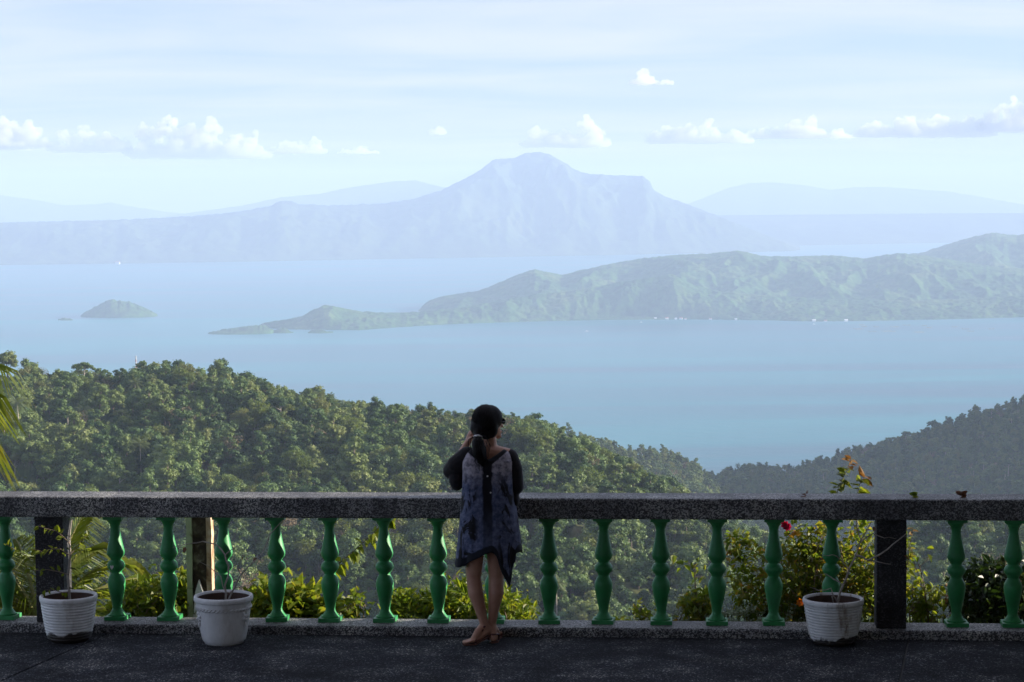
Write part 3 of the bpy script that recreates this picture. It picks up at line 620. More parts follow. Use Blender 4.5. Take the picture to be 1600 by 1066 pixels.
# ------------------------------------------------------------------ unseen building added right of the frame to shade the terrace
bl = empty('added_shade_building', (3.84, 14.80, 0), label='cream rendered terrace building right of the balustrade', cat='building')
M['render'] = pmat('cream_render', [(.3, (.50, .46, .38)), (.7, (.62, .58, .49))], 2.5, 6, .85, .2)
M['wood'] = pmat('brown_wood', [(.3, (.10, .06, .035)), (.7, (.18, .11, .06))], 8, 5, .6)
M['roof'] = pmat('roof_metal', [(.3, (.22, .08, .06)), (.7, (.32, .12, .09))], 3, 5, .5)
mg, n, l, b = newmat('window_glass'); b.inputs['Base Color'].default_value = (.03, .04, .05, 1); b.inputs['Roughness'].default_value = .08; M['glass'] = mg
mb = MB(); mb.box((2.6, -4.9, .6), (5.2, 9.8, 7.6)); mb.build('wall', M['render'], bl)
mb = MB(); mb.box((2.62, -4.9, 4.5), (5.3, 9.9, .2)); mb.box((2.62, -4.9, 5.2), (5.2, 9.8, 1.2), taper=.3); mb.build('roof', M['roof'], bl)
for y in (-1.6, -3.8, -7.6):
    mb = MB(); mb.box((-.012, y, 1.75), (.05, 1.3, 1.25)); f = mb.build('window', M['wood'], bl)
    for s in (-1, 1): mb = MB(); mb.box((-.04, y + s * .31, 1.75), (.02, .56, 1.12)); mb.build('pane', M['glass'], f)
mb = MB(); mb.box((-.015, -5.7, 1.05), (.06, 1.0, 2.1)); d_ = mb.build('door', M['wood'], bl); mb = MB(); mb.ball((-.07, -5.3, 1.05), .035); mb.build('handle', M['glass'], d_)

# unseen canopy added over and behind the viewer, keeps skylight off the terrace
cv = empty('added_shade_canopy', (0, 3.5, 0), label='wide roof on posts over the upper terrace, behind the viewer', cat='roof')
mb = MB(); mb.box((0, .4, 4.62), (16, 17.6, .22)); mb.build('roof', M['roof'], cv)
mb = MB(); mb.box((0, -.9, 4.45), (15.8, 14.6, .10)); mb.build('ceiling', M['wood'], cv)
for y in (-6, 0, 6.5): mb = MB(); mb.box((-6.9, y, 2.2), (.3, .3, 4.38)); mb.build('post', M['render'], cv)
mb = MB(); mb.box((0, -7.6, 2.2), (16, .25, 4.38)); mb.build('back_wall', M['render'], cv)

# ------------------------------------------------------------------ leaves and shrubs
def leaf_np(pos, dr, nr, ln, wd, fold=.25, curl=.15):
    n = len(pos); dr = dr / np.linalg.norm(dr, axis=1)[:, None]
    sd = np.cross(dr, nr); sd /= (np.linalg.norm(sd, axis=1)[:, None] + 1e-9); nn = np.cross(sd, dr)
    ln = np.broadcast_to(np.asarray(ln, float).reshape(-1, 1), (n, 1)); wd = np.broadcast_to(np.asarray(wd, float).reshape(-1, 1), (n, 1))
    b = pos; t = pos + dr * ln - nn * ln * curl; m1 = dr * ln * .30; m2 = dr * ln * .68 - nn * ln * curl * .35
    r1, r2 = pos + m1 + sd * wd * .5 + nn * wd * fold, pos + m2 + sd * wd * .38 + nn * wd * fold * .7
    l1, l2 = pos + m1 - sd * wd * .5 + nn * wd * fold, pos + m2 - sd * wd * .38 + nn * wd * fold * .7
    return np.concatenate([np.stack([b, r1, r2, t], 1), np.stack([b, t, l2, l1], 1)])
def unit(r, n): d = r.normal(size=(n, 3)); return d / np.linalg.norm(d, axis=1)[:, None]
YEL = [(0, (.045, .085, .014)), (.4, (.095, .140, .020)), (.7, (.150, .170, .026)), (1, (.20, .17, .04))]
M['leaf_yellow'] = leafmat('yellow_green_leaves', YEL, .48, 14, .45, .12)
M['leaf_boug'] = leafmat('bougainvillea_leaves', [(0, (.032, .068, .014)), (.45, (.085, .125, .022)), (.75, (.16, .16, .03)), (1, (.24, .12, .04))], .5, 11, .45, .12)
M['leaf_dark'] = leafmat('dark_green_leaves', [(0, (.010, .025, .009)), (.6, (.022, .045, .013)), (1, (.07, .085, .02))], .22, 9, .4, .1)
M['leaf_palm'] = leafmat('coconut_leaves', [(0, (.05, .085, .016)), (.5, (.10, .135, .026)), (1, (.19, .19, .06))], .40, 5, .4, .25)
M['umbel'] = pmat('pale_umbels', [(.3, (.22, .27, .17)), (.7, (.42, .46, .34))], 40, 4, .8)
M['grass'] = leafmat('grass_blades', [(0, (.05, .09, .015)), (1, (.11, .15, .03))], .35, 8)
M['petal_red'] = leafmat('crimson_petals', [(0, (.35, .01, .06)), (1, (.5, .02, .09))], .4, 30, tcol=(1.4, .8, .8))
M['petal_orange'] = leafmat('orange_petals', [(0, (.7, .22, .02)), (1, (.85, .33, .03))], .4, 30, tcol=(1.2, 1, .6))
M['leaf_brown'] = leafmat('brown_leaf', [(0, (.10, .05, .03)), (1, (.2, .10, .06))], .3, 20, tcol=(1.2, 1, .8))
M['leaf_rust'] = leafmat('rusty_young_leaf', [(0, (.15, .10, .025)), (1, (.24, .13, .04))], .45, 20, tcol=(1.3, 1, .7))

def curve_pts(p0, p1, bow, n, r): 
    p0, p1 = np.array(p0, float), np.array(p1, float); o = r.normal(size=3) * bow; o[2] = abs(o[2]) * 1.2
    return [p0 + (p1 - p0) * t + o * math.sin(math.pi * t) for t in np.linspace(0, 1, n)]
def shrub(name, label, cat, root, blobs, nleaf, size, mat, nst=10, seed=0, group=None, wratio=.55, up=.25, stemr=.006, barkm='twig'):
    """root, blobs [(u,row,Y,ru,rrow,rY)] in photo pixels/metres"""
    r = np.random.default_rng(seed); e = empty(name, root, label=label, cat=cat, group=group); root = np.array(root, float)
    B = []
    for (u, row, Y, ru, rr, ry) in blobs:
        k = Y / FPX; B.append((at(u, row, Y), np.array([ru * k, ry, rr * k])))
    vol = np.array([b[1].prod() ** .67 for b in B]); cnt = (nleaf * vol / vol.sum()).astype(int)
    st = MB(); Lq = []
    for (c, rad), n in zip(B, cnt):
        ns = max(2, int(nst * n / nleaf))
        tips = c + unit(r, ns) * rad * (.55 + .45 * r.random((ns, 1)))
        allp = []
        for tpt in tips:
            pts = curve_pts(root + r.normal(size=3) * .04, tpt, .10, 7, r); allp += pts[2:]
            st.tube([p - root for p in pts], list(np.linspace(stemr, stemr * .35, 7)), 5, cap=False)
            for q in range(3):
                a = pts[3 + q % 3]; b2 = a + (unit(r, 1)[0] + np.array([0, 0, .4])) * rad * .45; pp = curve_pts(a, b2, .03, 4, r); allp += pp[1:]
                st.tube([p - root for p in pp], list(np.linspace(stemr * .5, stemr * .2, 4)), 4, cap=False)
        allp = np.array(allp)
        d = unit(r, n); free = c + d * rad * (r.random((n, 1)) ** .38)
        ont = allp[r.integers(0, len(allp), n)] + r.normal(size=(n, 3)) * size * .7
        pos = np.where(r.random((n, 1)) < .62, free, ont)
        dr = d * .5 + unit(r, n) * .9 + np.array([0, 0, -.15]); nr = unit(r, n) * .8 + np.array([0, 0, .9 * up * 4])
        s = size * (.55 + .8 * r.random(n)); Lq.append(leaf_np(pos - root, dr, nr, s, s * wratio))
    st.build('branches', M[barkm], e)
    link('foliage', quads_mesh('foliage', np.concatenate(Lq), M[mat]), e, kind='stuff'); return e
def zground(Y): return float(np.interp(Y, Yg, Zg))
def rootat(u, Y, up=0): a = at(u, 900, Y); return (a[0], Y, zground(Y) + up)
# single leaf meshes (shared)
def leafmesh(mat, curl, fold, wr):
    q = leaf_np(np.zeros((1, 3)), np.array([[0, 1., 0]]), np.array([[0, 0, 1.]]), 1.0, wr, fold, curl); return quads_mesh('leaf', q, M[mat])
LV = {k: [leafmesh(k, .12, .2, .55), leafmesh(k, .3, .12, .62)] for k in ('leaf_yellow', 'leaf_boug', 'leaf_dark', 'leaf_rust', 'leaf_brown')}
def put_leaf(parent, pos, dr, size, mat, r, name='leaf'):
    o = link(name, LV[mat][int(r.integers(0, 2))], parent); dr = Vector(dr).normalized(); up = Vector(r.normal(size=3) * .5) + Vector((0, -.2, 1))
    sdv = dr.cross(up).normalized(); nn = sdv.cross(dr); m = Matrix((sdv, dr, nn)).transposed().to_4x4(); m.translation = Vector(pos)
    o.matrix_local = m @ Matrix.Scale(size, 4); return o
def sprig(parent, root, pts, n, size, mat, r, mat_tip=None, barkm='twig', rad=.004, droop=-.3):
    """a leafy shoot along pts (world), every leaf its own object; root = parent's location"""
    pts = [np.array(p, float) for p in pts]; root = np.array(root, float); mb = MB(); mb.tube([p - root for p in pts], list(np.linspace(rad, rad * .35, len(pts))), 5, cap=False); mb.build('stem', M[barkm], parent)
    seg = np.linspace(.12, 1, n) * (len(pts) - 1)
    for i, s in enumerate(seg):
        k = min(int(s), len(pts) - 2); p = pts[k] + (pts[k + 1] - pts[k]) * (s - k); t = (pts[k + 1] - pts[k]); t = t / np.linalg.norm(t)
        d = unit(r, 1)[0]; d = d - t * d.dot(t); d = d / np.linalg.norm(d) + t * .45 + np.array([0, 0, droop])
        mm = mat_tip if (mat_tip and i > n * .8) else mat
        put_leaf(parent, p - root, d, size * r.uniform(.7, 1.25), mm, r)

shrub('shrub', 'sunlit yellow-green shrub behind the balusters left of the smooth white pot', 'shrub', rootat(240, 15.3), [(215, 940, 15.4, 40, 34, .3), (262, 935, 15.3, 42, 36, .3), (292, 925, 15.4, 22, 40, .25), (190, 958, 15.5, 26, 24, .25)], 2600, .055, 'leaf_yellow', 26, 51)
shrub('shrub', 'broad-leaved yellow shrub right of the smooth white pot', 'shrub', rootat(440, 15.2), [(410, 945, 15.2, 30, 32, .25), (450, 948, 15.2, 45, 32, .3), (500, 955, 15.2, 34, 26, .25), (470, 930, 15.2, 30, 22, .2)], 1500, .085, 'leaf_yellow', 24, 52)
shrub('shrub', 'small yellow shrub with reddish tips beside the third clear gap left of the woman', 'shrub', rootat(545, 15.1), [(545, 958, 15.1, 16, 20, .15), (556, 940, 15.1, 7, 22, .1)], 260, .06, 'leaf_boug', 10, 53)
shrub('shrub', 'bright yellow-green fern-like shrub left of the woman\'s legs', 'shrub', rootat(670, 15.3), [(640, 955, 15.3, 34, 24, .3), (690, 950, 15.3, 40, 28, .3), (730, 940, 15.3, 26, 38, .3), (625, 945, 15.3, 18, 16, .2)], 2300, .075, 'leaf_yellow', 26, 54, wratio=.33)
shrub('shrub', 'yellow shrub right of the woman\'s legs', 'shrub', rootat(795, 15.3), [(790, 950, 15.3, 24, 30, .3), (815, 960, 15.3, 22, 22, .25)], 900, .06, 'leaf_yellow', 14, 55, wratio=.4)
shrub('shrub', 'small low plant near the kerb between two right-hand balusters', 'shrub', rootat(990, 15.1), [(1000, 966, 15.1, 14, 12, .12), (998, 952, 15.1, 6, 14, .08), (965, 974, 15.1, 18, 6, .1)], 190, .05, 'leaf_yellow', 8, 56)
shrub('shrub', 'low dark-leaved bougainvillea left of the tall one', 'shrub', rootat(1095, 15.0), [(1095, 950, 15.0, 24, 30, .2), (1078, 945, 15.0, 16, 18, .15)], 520, .06, 'leaf_boug', 14, 57)
e6 = shrub('bougainvillea', 'tall straggly bougainvillea behind the ribbed pot, reaching over the rail', 'shrub', rootat(1270, 14.95), [(1165, 890, 14.95, 26, 60, .12), (1150, 850, 14.9, 18, 22, .08), (1190, 935, 15.0, 40, 34, .2), (1240, 910, 15.0, 36, 60, .22), (1245, 850, 14.95, 24, 36, .12), (1290, 880, 15.0, 36, 64, .22), (1345, 880, 15.05, 32, 66, .25), (1345, 930, 15.0, 34, 44, .25), (1275, 945, 15.0, 44, 34, .25)], 3900, .052, 'leaf_boug', 60, 58)
r_ = np.random.default_rng(77); rt6 = e6.location
for pts, n_ in (([(1306, 830, 14.95), (1303, 790, 14.93), (1310, 762, 14.92), (1322, 738, 14.9), (1330, 718, 14.9)], 40), ([(1340, 830, 14.95), (1336, 795, 14.93), (1340, 770, 14.92), (1345, 752, 14.9), (1352, 745, 14.9)], 28)):
    sprig(e6, rt6, [P(*p) for p in pts], n_, .074, 'leaf_boug', r_, 'leaf_rust')
for (u, row, m_) in ((1226, 820, 'petal_red'), (1230, 823, 'petal_red'), (1250, 941, 'petal_orange')):
    mb = MB(); c = P(u, row, 14.72) - rt6
    for k in range(7):
        a = k * .9; q = leaf_np(np.array([c]), np.array([[math.cos(a), -.5, math.sin(a)]]), np.array([[0, -1., .2]]), .032, .03, .25, .2)
        for f in q: mb.add(f, [(0, 1, 2, 3)])
    mb.build('flower', M[m_], e6)
e7 = shrub('bougainvillea', 'sunlit bougainvillea shoots right of the right-hand post', 'shrub', rootat(1440, 15.0), [(1425, 930, 15.0, 20, 40, .15), (1450, 945, 14.95, 30, 24, .15), (1415, 880, 14.9, 10, 50, .08)], 420, .05, 'leaf_yellow', 16, 59)
r_ = np.random.default_rng(78)
for pts in ([(1420, 960, 14.9), (1440, 935, 14.9), (1462, 917, 14.88), (1484, 912, 14.86)], [(1425, 960, 14.9), (1450, 944, 14.9), (1478, 934, 14.88)], [(1412, 930, 14.85), (1418, 880, 14.85), (1422, 850, 14.84), (1426, 826, 14.84)]):
    sprig(e7, e7.location, [P(*p) for p in pts], 17, .056, 'leaf_yellow', r_, 'leaf_rust')
shrub('shrub', 'dense dark green bush behind the two right-hand balusters', 'shrub', rootat(1560, 15.2), [(1530, 935, 15.1, 48, 50, .3), (1590, 930, 15.1, 50, 54, .3), (1640, 925, 15.2, 50, 60, .3), (1545, 900, 15.2, 34, 28, .25)], 3600, .06, 'leaf_dark', 40, 60)
ev = empty('vine', P(505, 925, 14.8), label='leafy arching shoot hanging between two balusters left of the woman', cat='vine')
r_ = np.random.default_rng(79)
sprig(ev, ev.location, [P(*p) for p in [(505, 925, 14.8), (515, 900, 14.8), (532, 878, 14.78), (556, 858, 14.76), (578, 838, 14.75), (596, 820, 14.74), (612, 806, 14.74)]], 42, .085, 'leaf_yellow', r_, None, rad=.006, droop=-.75)
# pale umbel flowers along the kerb
def umbels(u0, u1, row, Y, n, seed, label):
    r = np.random.default_rng(seed); rt = rootat((u0 + u1) / 2, Y); e = empty('umbel_plant', rt, label=label, cat='flowers'); mb = MB(); hd = MB()
    for i in range(n):
        c = at(r.uniform(u0, u1), row + r.uniform(-12, 16), Y + r.uniform(-.15, .2)) - np.array(rt); mb.tube([(c[0] * .8, c[1], 0), c], [.004, .002], 4, cap=False)
        for k in range(16): d = unit(r, 1)[0] * np.array([.036, .036, .016]); hd.ball(c + d, .0075 * r.uniform(.6, 1.3), n=5, k=4)
    mb.build('stalks', M['grass'], e); hd.build('flower_heads', M['umbel'], e, kind='stuff')
umbels(1050, 1110, 972, 15.0, 16, 81, 'pale umbel flowers at the foot of the low bougainvillea'); umbels(1125, 1255, 958, 14.95, 46, 82, 'mass of pale umbel flowers along the kerb left of the ribbed pot'); umbels(985, 1030, 975, 15.05, 8, 83, 'few pale flowers at the kerb in the gap right of the woman')
umbels(1345, 1372, 945, 14.95, 12, 84, 'pale flowers squeezed between the ribbed pot and the post')
# grass tuft right of the post
r = np.random.default_rng(85); n_ = 260; rt = np.array(rootat(1450, 14.8)); pos = at(r.uniform(1418, 1500, n_), np.full(n_, 985.), 14.75 + r.random(n_) * .3)
q = leaf_np(pos - rt - np.array([0, 0, .12]), r.normal(size=(n_, 3)) * np.array([.5, .5, .1]) + np.array([0, 0, 1.]), unit(r, n_), .12 + .12 * r.random(n_), .007, .1, .3)
link('grass_tuft', quads_mesh('grass', q, M['grass']), kind='stuff', label='green grass tuft at the kerb right of the post', cat='grass').location = rt

# ------------------------------------------------------------------ coconut palms at the left
def frond(parent, base, az, el, L, droop, n, ll, r, hang=.45, mul=1.5):
    n = int(n * mul)
    pts = []; d = np.array([math.cos(az), math.sin(az), 0])
    for t in np.linspace(0, 1, 14): pts.append(np.array(base) + d * math.cos(el) * L * t * (1 - .12 * t) + np.array([0, 0, math.sin(el) * L * t - droop * L * t ** 2.2]))
    mb = MB(); mb.tube(pts, list(np.linspace(.022, .004, 14)), 6, cap=False); o = mb.build('frond', M['frondrib'], parent)
    sd = np.array([-d[1], d[0], 0]); Q = []
    for i in range(n):
        t = .10 + .9 * i / n; k = min(int(t * 13), 12); f = t * 13 - k; p = pts[k] * (1 - f) + pts[k + 1] * f; fw = pts[k + 1] - pts[k]; fw = fw / np.linalg.norm(fw)
        for s in (-1, 1):
            l_ = ll * (.45 + .75 * math.sin(math.pi * min(1, .1 + .85 * t)) ) * r.uniform(.85, 1.1); dd = sd * s * .75 + fw * (.45 + .6 * t) + np.array([0, 0, .12]) + r.normal(size=3) * .06
            dd /= np.linalg.norm(dd); w_ = .0085 * r.uniform(.8, 1.2); q0 = p; q1 = p + dd * l_ * .5 - np.array([0, 0, l_ * hang * .25]); q2 = p + dd * l_ * .86 - np.array([0, 0, l_ * hang])
            wv = np.cross(dd, sd * s + np.array([0, 0, .4])); wv = wv / np.linalg.norm(wv) * w_ + fw * w_ * .4
            Q.append(np.stack([q0 - wv * .5, q0 + wv * .5, q1 + wv, q1 - wv])); Q.append(np.stack([q1 - wv, q1 + wv, q2 + wv * .12, q2 - wv * .12]))
    link('leaflets', quads_mesh('leaflets', np.array(Q), M['leaf_palm']), o, kind='stuff')
M['frondrib'] = pmat('frond_rib', [(.3, (.14, .15, .04)), (.7, (.22, .20, .07))], 8)
def palm(label, top, fr, ll, seed, trunkr, hang=.45, mul=1.5):
    r = np.random.default_rng(seed); g = zground(top[1]) - .5; e = empty('coconut_palm', (top[0], top[1], g), label=label, cat='palm tree'); b = Vector((0, 0, top[2] - g))
    mb = MB(); mb.tube([(0, 0, 0), b * .5 + Vector((.05, 0, 0)), b], [trunkr * 1.3, trunkr, trunkr * .8], 10); mb.build('trunk', M['bark'], e, sm=True)
    for (az, el, L, dr, n) in fr: frond(e, b, R(az), R(el), L, dr, n, ll, r, hang, mul)
palm('young coconut palm spreading its fronds behind the left-hand post', P(62, 978, 16.6), [(8, 52, 1.25, .42, 44), (-14, 40, 1.15, .40, 42), (25, 33, 1.2, .30, 42), (-30, 62, 1.2, .35, 40), (75, 62, 1.2, .3, 40), (120, 58, 1.2, .35, 40), (150, 60, 1.2, .45, 44), (182, 52, 1.15, .5, 44), (200, 66, 1.2, .5, 44), (-80, 70, 1.1, .4, 40), (35, 70, 1.3, .3, 44), (4, 20, 1.0, .25, 40), (-165, 42, 1.05, .5, 40)], .50, 91, .10, .55, 1.15)
palm('tall coconut palm at the left picture edge, one frond drooping into view', P(-225, 615, 17.0), [(2, 18, 1.22, .28, 54), (-8, 2, 1.15, .3, 44), (-28, 20, 1.4, .3, 44), (40, 25, 1.5, .3, 44), (80, 30, 1.5, .4, 44), (120, 22, 1.5, .4, 44), (160, 30, 1.5, .4, 44), (200, 20, 1.5, .45, 44), (240, 28, 1.5, .4, 44), (290, 20, 1.5, .45, 44), (20, 55, 1.4, .3, 44), (140, 60, 1.4, .3, 44), (250, 60, 1.4, .3, 44)], .62, 92, .12, .75, .8)

# ------------------------------------------------------------------ old post behind the rail
op = empty('weathered_post', (at(315, 900, 15.2)[0], 15.2, -1.2), R(-6), label='old post with peeling pale boards standing behind the rail', cat='post')
M['pboard'] = pmat('pale_green_board', [(.30, (.10, .08, .05)), (.42, (.34, .40, .24)), (.7, (.46, .50, .33))], 7, 7, .9, .5, dist=1)
M['oboard'] = pmat('bleached_board', [(.30, (.16, .08, .04)), (.45, (.42, .27, .16)), (.7, (.62, .52, .40))], 9, 7, .9, .5, dist=1)
M['dboard'] = pmat('rotten_board', [(.35, (.020, .013, .010)), (.55, (.06, .04, .025)), (.72, (.22, .20, .14))], 10, 7, .95, .7, dist=1)
for (x, wd, y, m_, h) in ((-.072, .040, -.02, 'pboard', 1.94), (-.022, .056, .0, 'dboard', 1.95), (.030, .044, -.008, 'dboard', 1.93), (.072, .036, -.03, 'oboard', 1.90)):
    mb = MB(); v = []
    for z in np.linspace(0, h, 24):
        for dx, dy in ((-.5, -.5), (.5, -.5), (.5, .5), (-.5, .5)): v.append((x + wd * dx + .010 * float(pnoise(z * 6, x * 40, dx * 3 + .5)), y + .12 * dy * .6 + .008 * float(pnoise(z * 7, x * 33 + 5, dy)), z))
    mb.add(v, [(4 * i + j, 4 * i + (j + 1) % 4, 4 * i + 4 + (j + 1) % 4, 4 * i + 4 + j) for i in range(23) for j in range(4)] + [(3, 2, 1, 0), (92, 93, 94, 95)])
    mb.build('board', M[m_], op)
mb = MB(); mb.add([(-.045, -.085, 1.14), (.055, -.085, 1.14), (.04, -.085, 1.30), (.0, -.085, 1.42), (-.028, -.085, 1.33), (-.045, -.06, 1.14), (.055, -.06, 1.14), (.04, -.06, 1.30), (.0, -.06, 1.42), (-.028, -.06, 1.33)], [(0, 1, 2, 3, 4), (9, 8, 7, 6, 5)] + [(i, i + 5, (i + 1) % 5 + 5, (i + 1) % 5) for i in range(5)])
mb.build('mortar_lump', M['chip'], op)

# ------------------------------------------------------------------ pots
def potmat(name, dirt, base_dark):
    m, n, l, b = newmat(name); t = n.new('ShaderNodeTexCoord'); V = t.outputs['Object']; sp = n.new('ShaderNodeSeparateXYZ'); l.new(V, sp.inputs[0])
    a = noise(n, l, V, 14, 7, .65); r = ramp(n, [(.3, (.64, .64, .64)), (.7, (.80, .80, .80))]); l.new(a.outputs['Fac'], r.inputs[0]); c = r.outputs[0]
    mp_ = n.new('ShaderNodeMapping'); mp_.inputs['Scale'].default_value = (16, 16, 3); l.new(V, mp_.inputs[0]); q = noise(n, l, mp_.outputs[0], 1, 6, .7)
    rr = ramp(n, [(.52, (0, 0, 0)), (.68, (dirt, dirt, dirt))]); l.new(q.outputs['Fac'], rr.inputs[0]); c = mixc(n, l, rr.outputs[0], c, (.26, .20, .15))
    # dark damp stain at the foot with a ragged edge
    z1 = n.new('ShaderNodeMath'); z1.operation = 'MULTIPLY_ADD'; q2 = noise(n, l, V, 9, 5, .6); l.new(q2.outputs['Fac'], z1.inputs[0]); z1.inputs[1].default_value = -.13; l.new(sp.outputs['Z'], z1.inputs[2])
    mr = n.new('ShaderNodeMapRange'); mr.inputs['From Min'].default_value = base_dark - .072; mr.inputs['From Max'].default_value = base_dark - .060; mr.inputs['To Min'].default_value = 1; mr.inputs['To Max'].default_value = 0; l.new(z1.outputs[0], mr.inputs[0])
    c = mixc(n, l, mr.outputs[0], c, (.03, .024, .02)); l.new(c, b.inputs['Base Color']); b.inputs['Roughness'].default_value = .55; return m
M['soil_pot'] = pmat('potting_soil', [(.3, (.008, .006, .005)), (.7, (.03, .02, .015))], 40, 6, .95, .8)
M['clay'] = pmat('inner_clay', [(.3, (.05, .028, .02)), (.7, (.12, .065, .045))], 9)
def pot(label, u, Yc, rim, rb, h, style, mat, rz=0):
    x = at(u, 950, Yc)[0]; e = empty('flower_pot', (x, Yc, 0), rz, label=label, cat='flower pot'); mb = MB(); pf = [(.001, .0), (rb * .96, .0), (rb, .012)]
    hb = h - .034; nr = 13
    if style == 'ribbed':
        N = nr * 8
        for i in range(1, N):
            t = i / N; r0 = rb + (rim * .93 - rb) * (t ** .62); pf.append((r0 + .0080 * abs(math.sin(math.pi * t * nr)) ** .6 * (1 if t > .03 else 0), .012 + (hb - .012) * t))
    else:
        for i in range(1, 40): t = i / 40; pf.append((rb + (rim * .93 - rb) * (t ** .55), .012 + (hb - .012) * t))
    pf.append((rim * .93, hb)); mb.lathe(pf, 48, cap=False); bd = mb.build('body', mat, e, sm=True)
    mb = MB(); mb.lathe([(rim * .925, hb - .004), (rim * .985, hb), (rim, hb + .010), (rim, hb + .024), (rim * .985, hb + .033), (rim * .95, hb + .036), (rim * .90, hb + .031), (rim * .88, hb + .015)], 48, cap=False); mb.build('rim', mat, e, sm=True)
    mb = MB(); mb.lathe([(rim * .882, hb + .02), (rim * .84, hb - .05), (rim * .80, hb - .075)], 48, cap=False); mb.build('inner_wall', M['clay'], e, sm=True)
    mb = MB(); mb.lathe([(rim * .83, hb - .055), (rim * .5, hb - .048), (.002, hb - .045)], 32, cap=False); mb.build('soil', M['soil_pot'], e, sm=True)
    if style != 'ribbed':
        mb = MB(); nn = 40                                      # twisted rope band
        for i in range(nn):
            a = 2 * math.pi * i / nn; rr = rim * .905 + .004; zz = hb - .042; a2 = a + 2 * math.pi / nn
            mb.tube([(rr * math.cos(a), rr * math.sin(a), zz - .008), (rr * math.cos(a2), rr * math.sin(a2), zz + .008)], [.0055, .0055], 5)
        mb.build('rope_band', mat, e, sm=True)
        for th in (-152, -28):
            a = R(th); mb = MB(); zz = h * .60; rr = rb + (rim * .93 - rb) * (zz / hb) ** .55; c = Vector((rr * math.cos(a), rr * math.sin(a), zz)); tx = Vector((-math.sin(a), math.cos(a), 0)); tz = Vector((0, 0, 1))
            for k in range(5): b_ = k * 2 * math.pi / 5; mb.ball(c + tx * .022 * math.cos(b_) + tz * .026 * math.sin(b_), .011, n=7, k=5)
            mb.ball(c, .010, n=7, k=5); mb.ball(c - tz * .055, (.008, .008, .016), n=7, k=5); mb.ball(c + tz * .055, (.008, .008, .014), n=7, k=5); mb.build('relief_flower', mat, e, sm=True)
    return e, x, hb
p1 = pot('ribbed white pot with dark stained foot at the left-hand post', 107.5, 14.16, .189, .128, .300, 'ribbed', potmat('white_pot_stained', .35, .062))
p2 = pot('smooth white pot with rope band and relief flowers', 349.5, 14.04, .193, .130, .312, 'smooth', potmat('white_pot_smooth', .3, -.02))
p3 = pot('ribbed white pot with brown streaks near the right-hand post', 1302, 13.86, .196, .132, .292, 'ribbed', potmat('white_pot_streaked', .95, .050))
r_ = np.random.default_rng(90)
e = empty('potted_sapling', (p1[1], 14.17, .24), label='thin leafy sapling growing in the ribbed pot at the left-hand post', cat='plant'); rt = e.location
Yp = 14.17
sprig(e, rt, [P(109, 938, Yp), P(106, 900, Yp), P(110, 866, Yp), P(108, 842, Yp), P(112, 812, Yp)], 5, .05, 'leaf_dark', r_, rad=.010, barkm='drytwig')
for pts, n_ in (([(109, 868), (94, 858), (80, 858), (66, 862), (52, 858)], 15), ([(107, 898), (90, 893), (72, 890), (55, 892), (42, 888)], 10), ([(109, 850), (98, 838), (88, 830), (72, 826), (60, 822)], 13), ([(110, 866), (122, 852), (130, 842), (138, 836)], 13), ([(107, 925), (96, 926), (84, 922), (70, 922)], 6), ([(52, 876), (36, 866), (22, 858), (8, 850)], 14)):
    sprig(e, rt, [P(a, b_, Yp - .05 + .02 * i) for i, (a, b_) in enumerate(pts)], n_, .046, 'leaf_yellow', r_, rad=.0035)
def twigs(label, pos, paths, Y, rad, leaves, seed):
    r = np.random.default_rng(seed); e = empty('bare_shrub', pos, label=label, cat='plant')
    for k, pth in enumerate(paths):
        pts = [P(a, b_, Y + (.015 * i * (-1) ** k)) - Vector(pos) for i, (a, b_) in enumerate(pth)]; mb = MB(); fine = []
        for i in range(len(pts) - 1):
            for t in (0, .5): fine.append(pts[i].lerp(pts[i + 1], t) + Vector(r.normal(size=3) * .004))
        fine.append(pts[-1]); w0 = rad * (1 if k < 2 else .55); mb.tube(fine, list(np.linspace(w0, w0 * .3, len(fine))), 5); mb.build('twig', M['drytwig'], e)
    for (u, row) in leaves: put_leaf(e, P(u, row, Y) - Vector(pos), unit(r, 1)[0] + np.array([0, 0, -.5]), .045, 'leaf_brown', r)
twigs('leafless twigs growing in the smooth white pot', (p2[1], 14.05, .25), [[(353, 943), (352, 915), (358, 885), (352, 866), (338, 850), (318, 846), (302, 849), (270, 856)], [(353, 943), (364, 924), (376, 900), (388, 884), (402, 874), (412, 862)], [(355, 930), (344, 900), (330, 886), (312, 878)], [(376, 900), (372, 882), (380, 868), (398, 862)], [(356, 926), (370, 918), (392, 915)], [(352, 866), (362, 858), (378, 852)], [(410, 862), (420, 836), (442, 815), (446, 812)]], 14.05, .0075, [(289, 855), (380, 866), (402, 872)], 5)
twigs('leafless twiggy shrub growing in the right-hand ribbed pot', (p3[1], 13.87, .24), [[(1308, 942), (1317, 915), (1328, 888), (1338, 866), (1346, 846), (1354, 830), (1362, 815)], [(1338, 868), (1356, 876), (1376, 866), (1396, 850), (1416, 834)], [(1316, 915), (1304, 905), (1290, 896), (1272, 900)], [(1328, 890), (1312, 872), (1300, 866), (1286, 868)], [(1346, 846), (1364, 832), (1384, 840), (1400, 842)], [(1308, 940), (1298, 920), (1280, 922), (1265, 918)], [(1346, 846), (1340, 828), (1330, 816)], [(1356, 876), (1372, 880), (1392, 882)], [(1300, 930), (1304, 946), (1312, 938)]], 13.87, .0085, [(1366, 831), (1368, 868), (1416, 862), (1412, 868), (1282, 872)], 6)
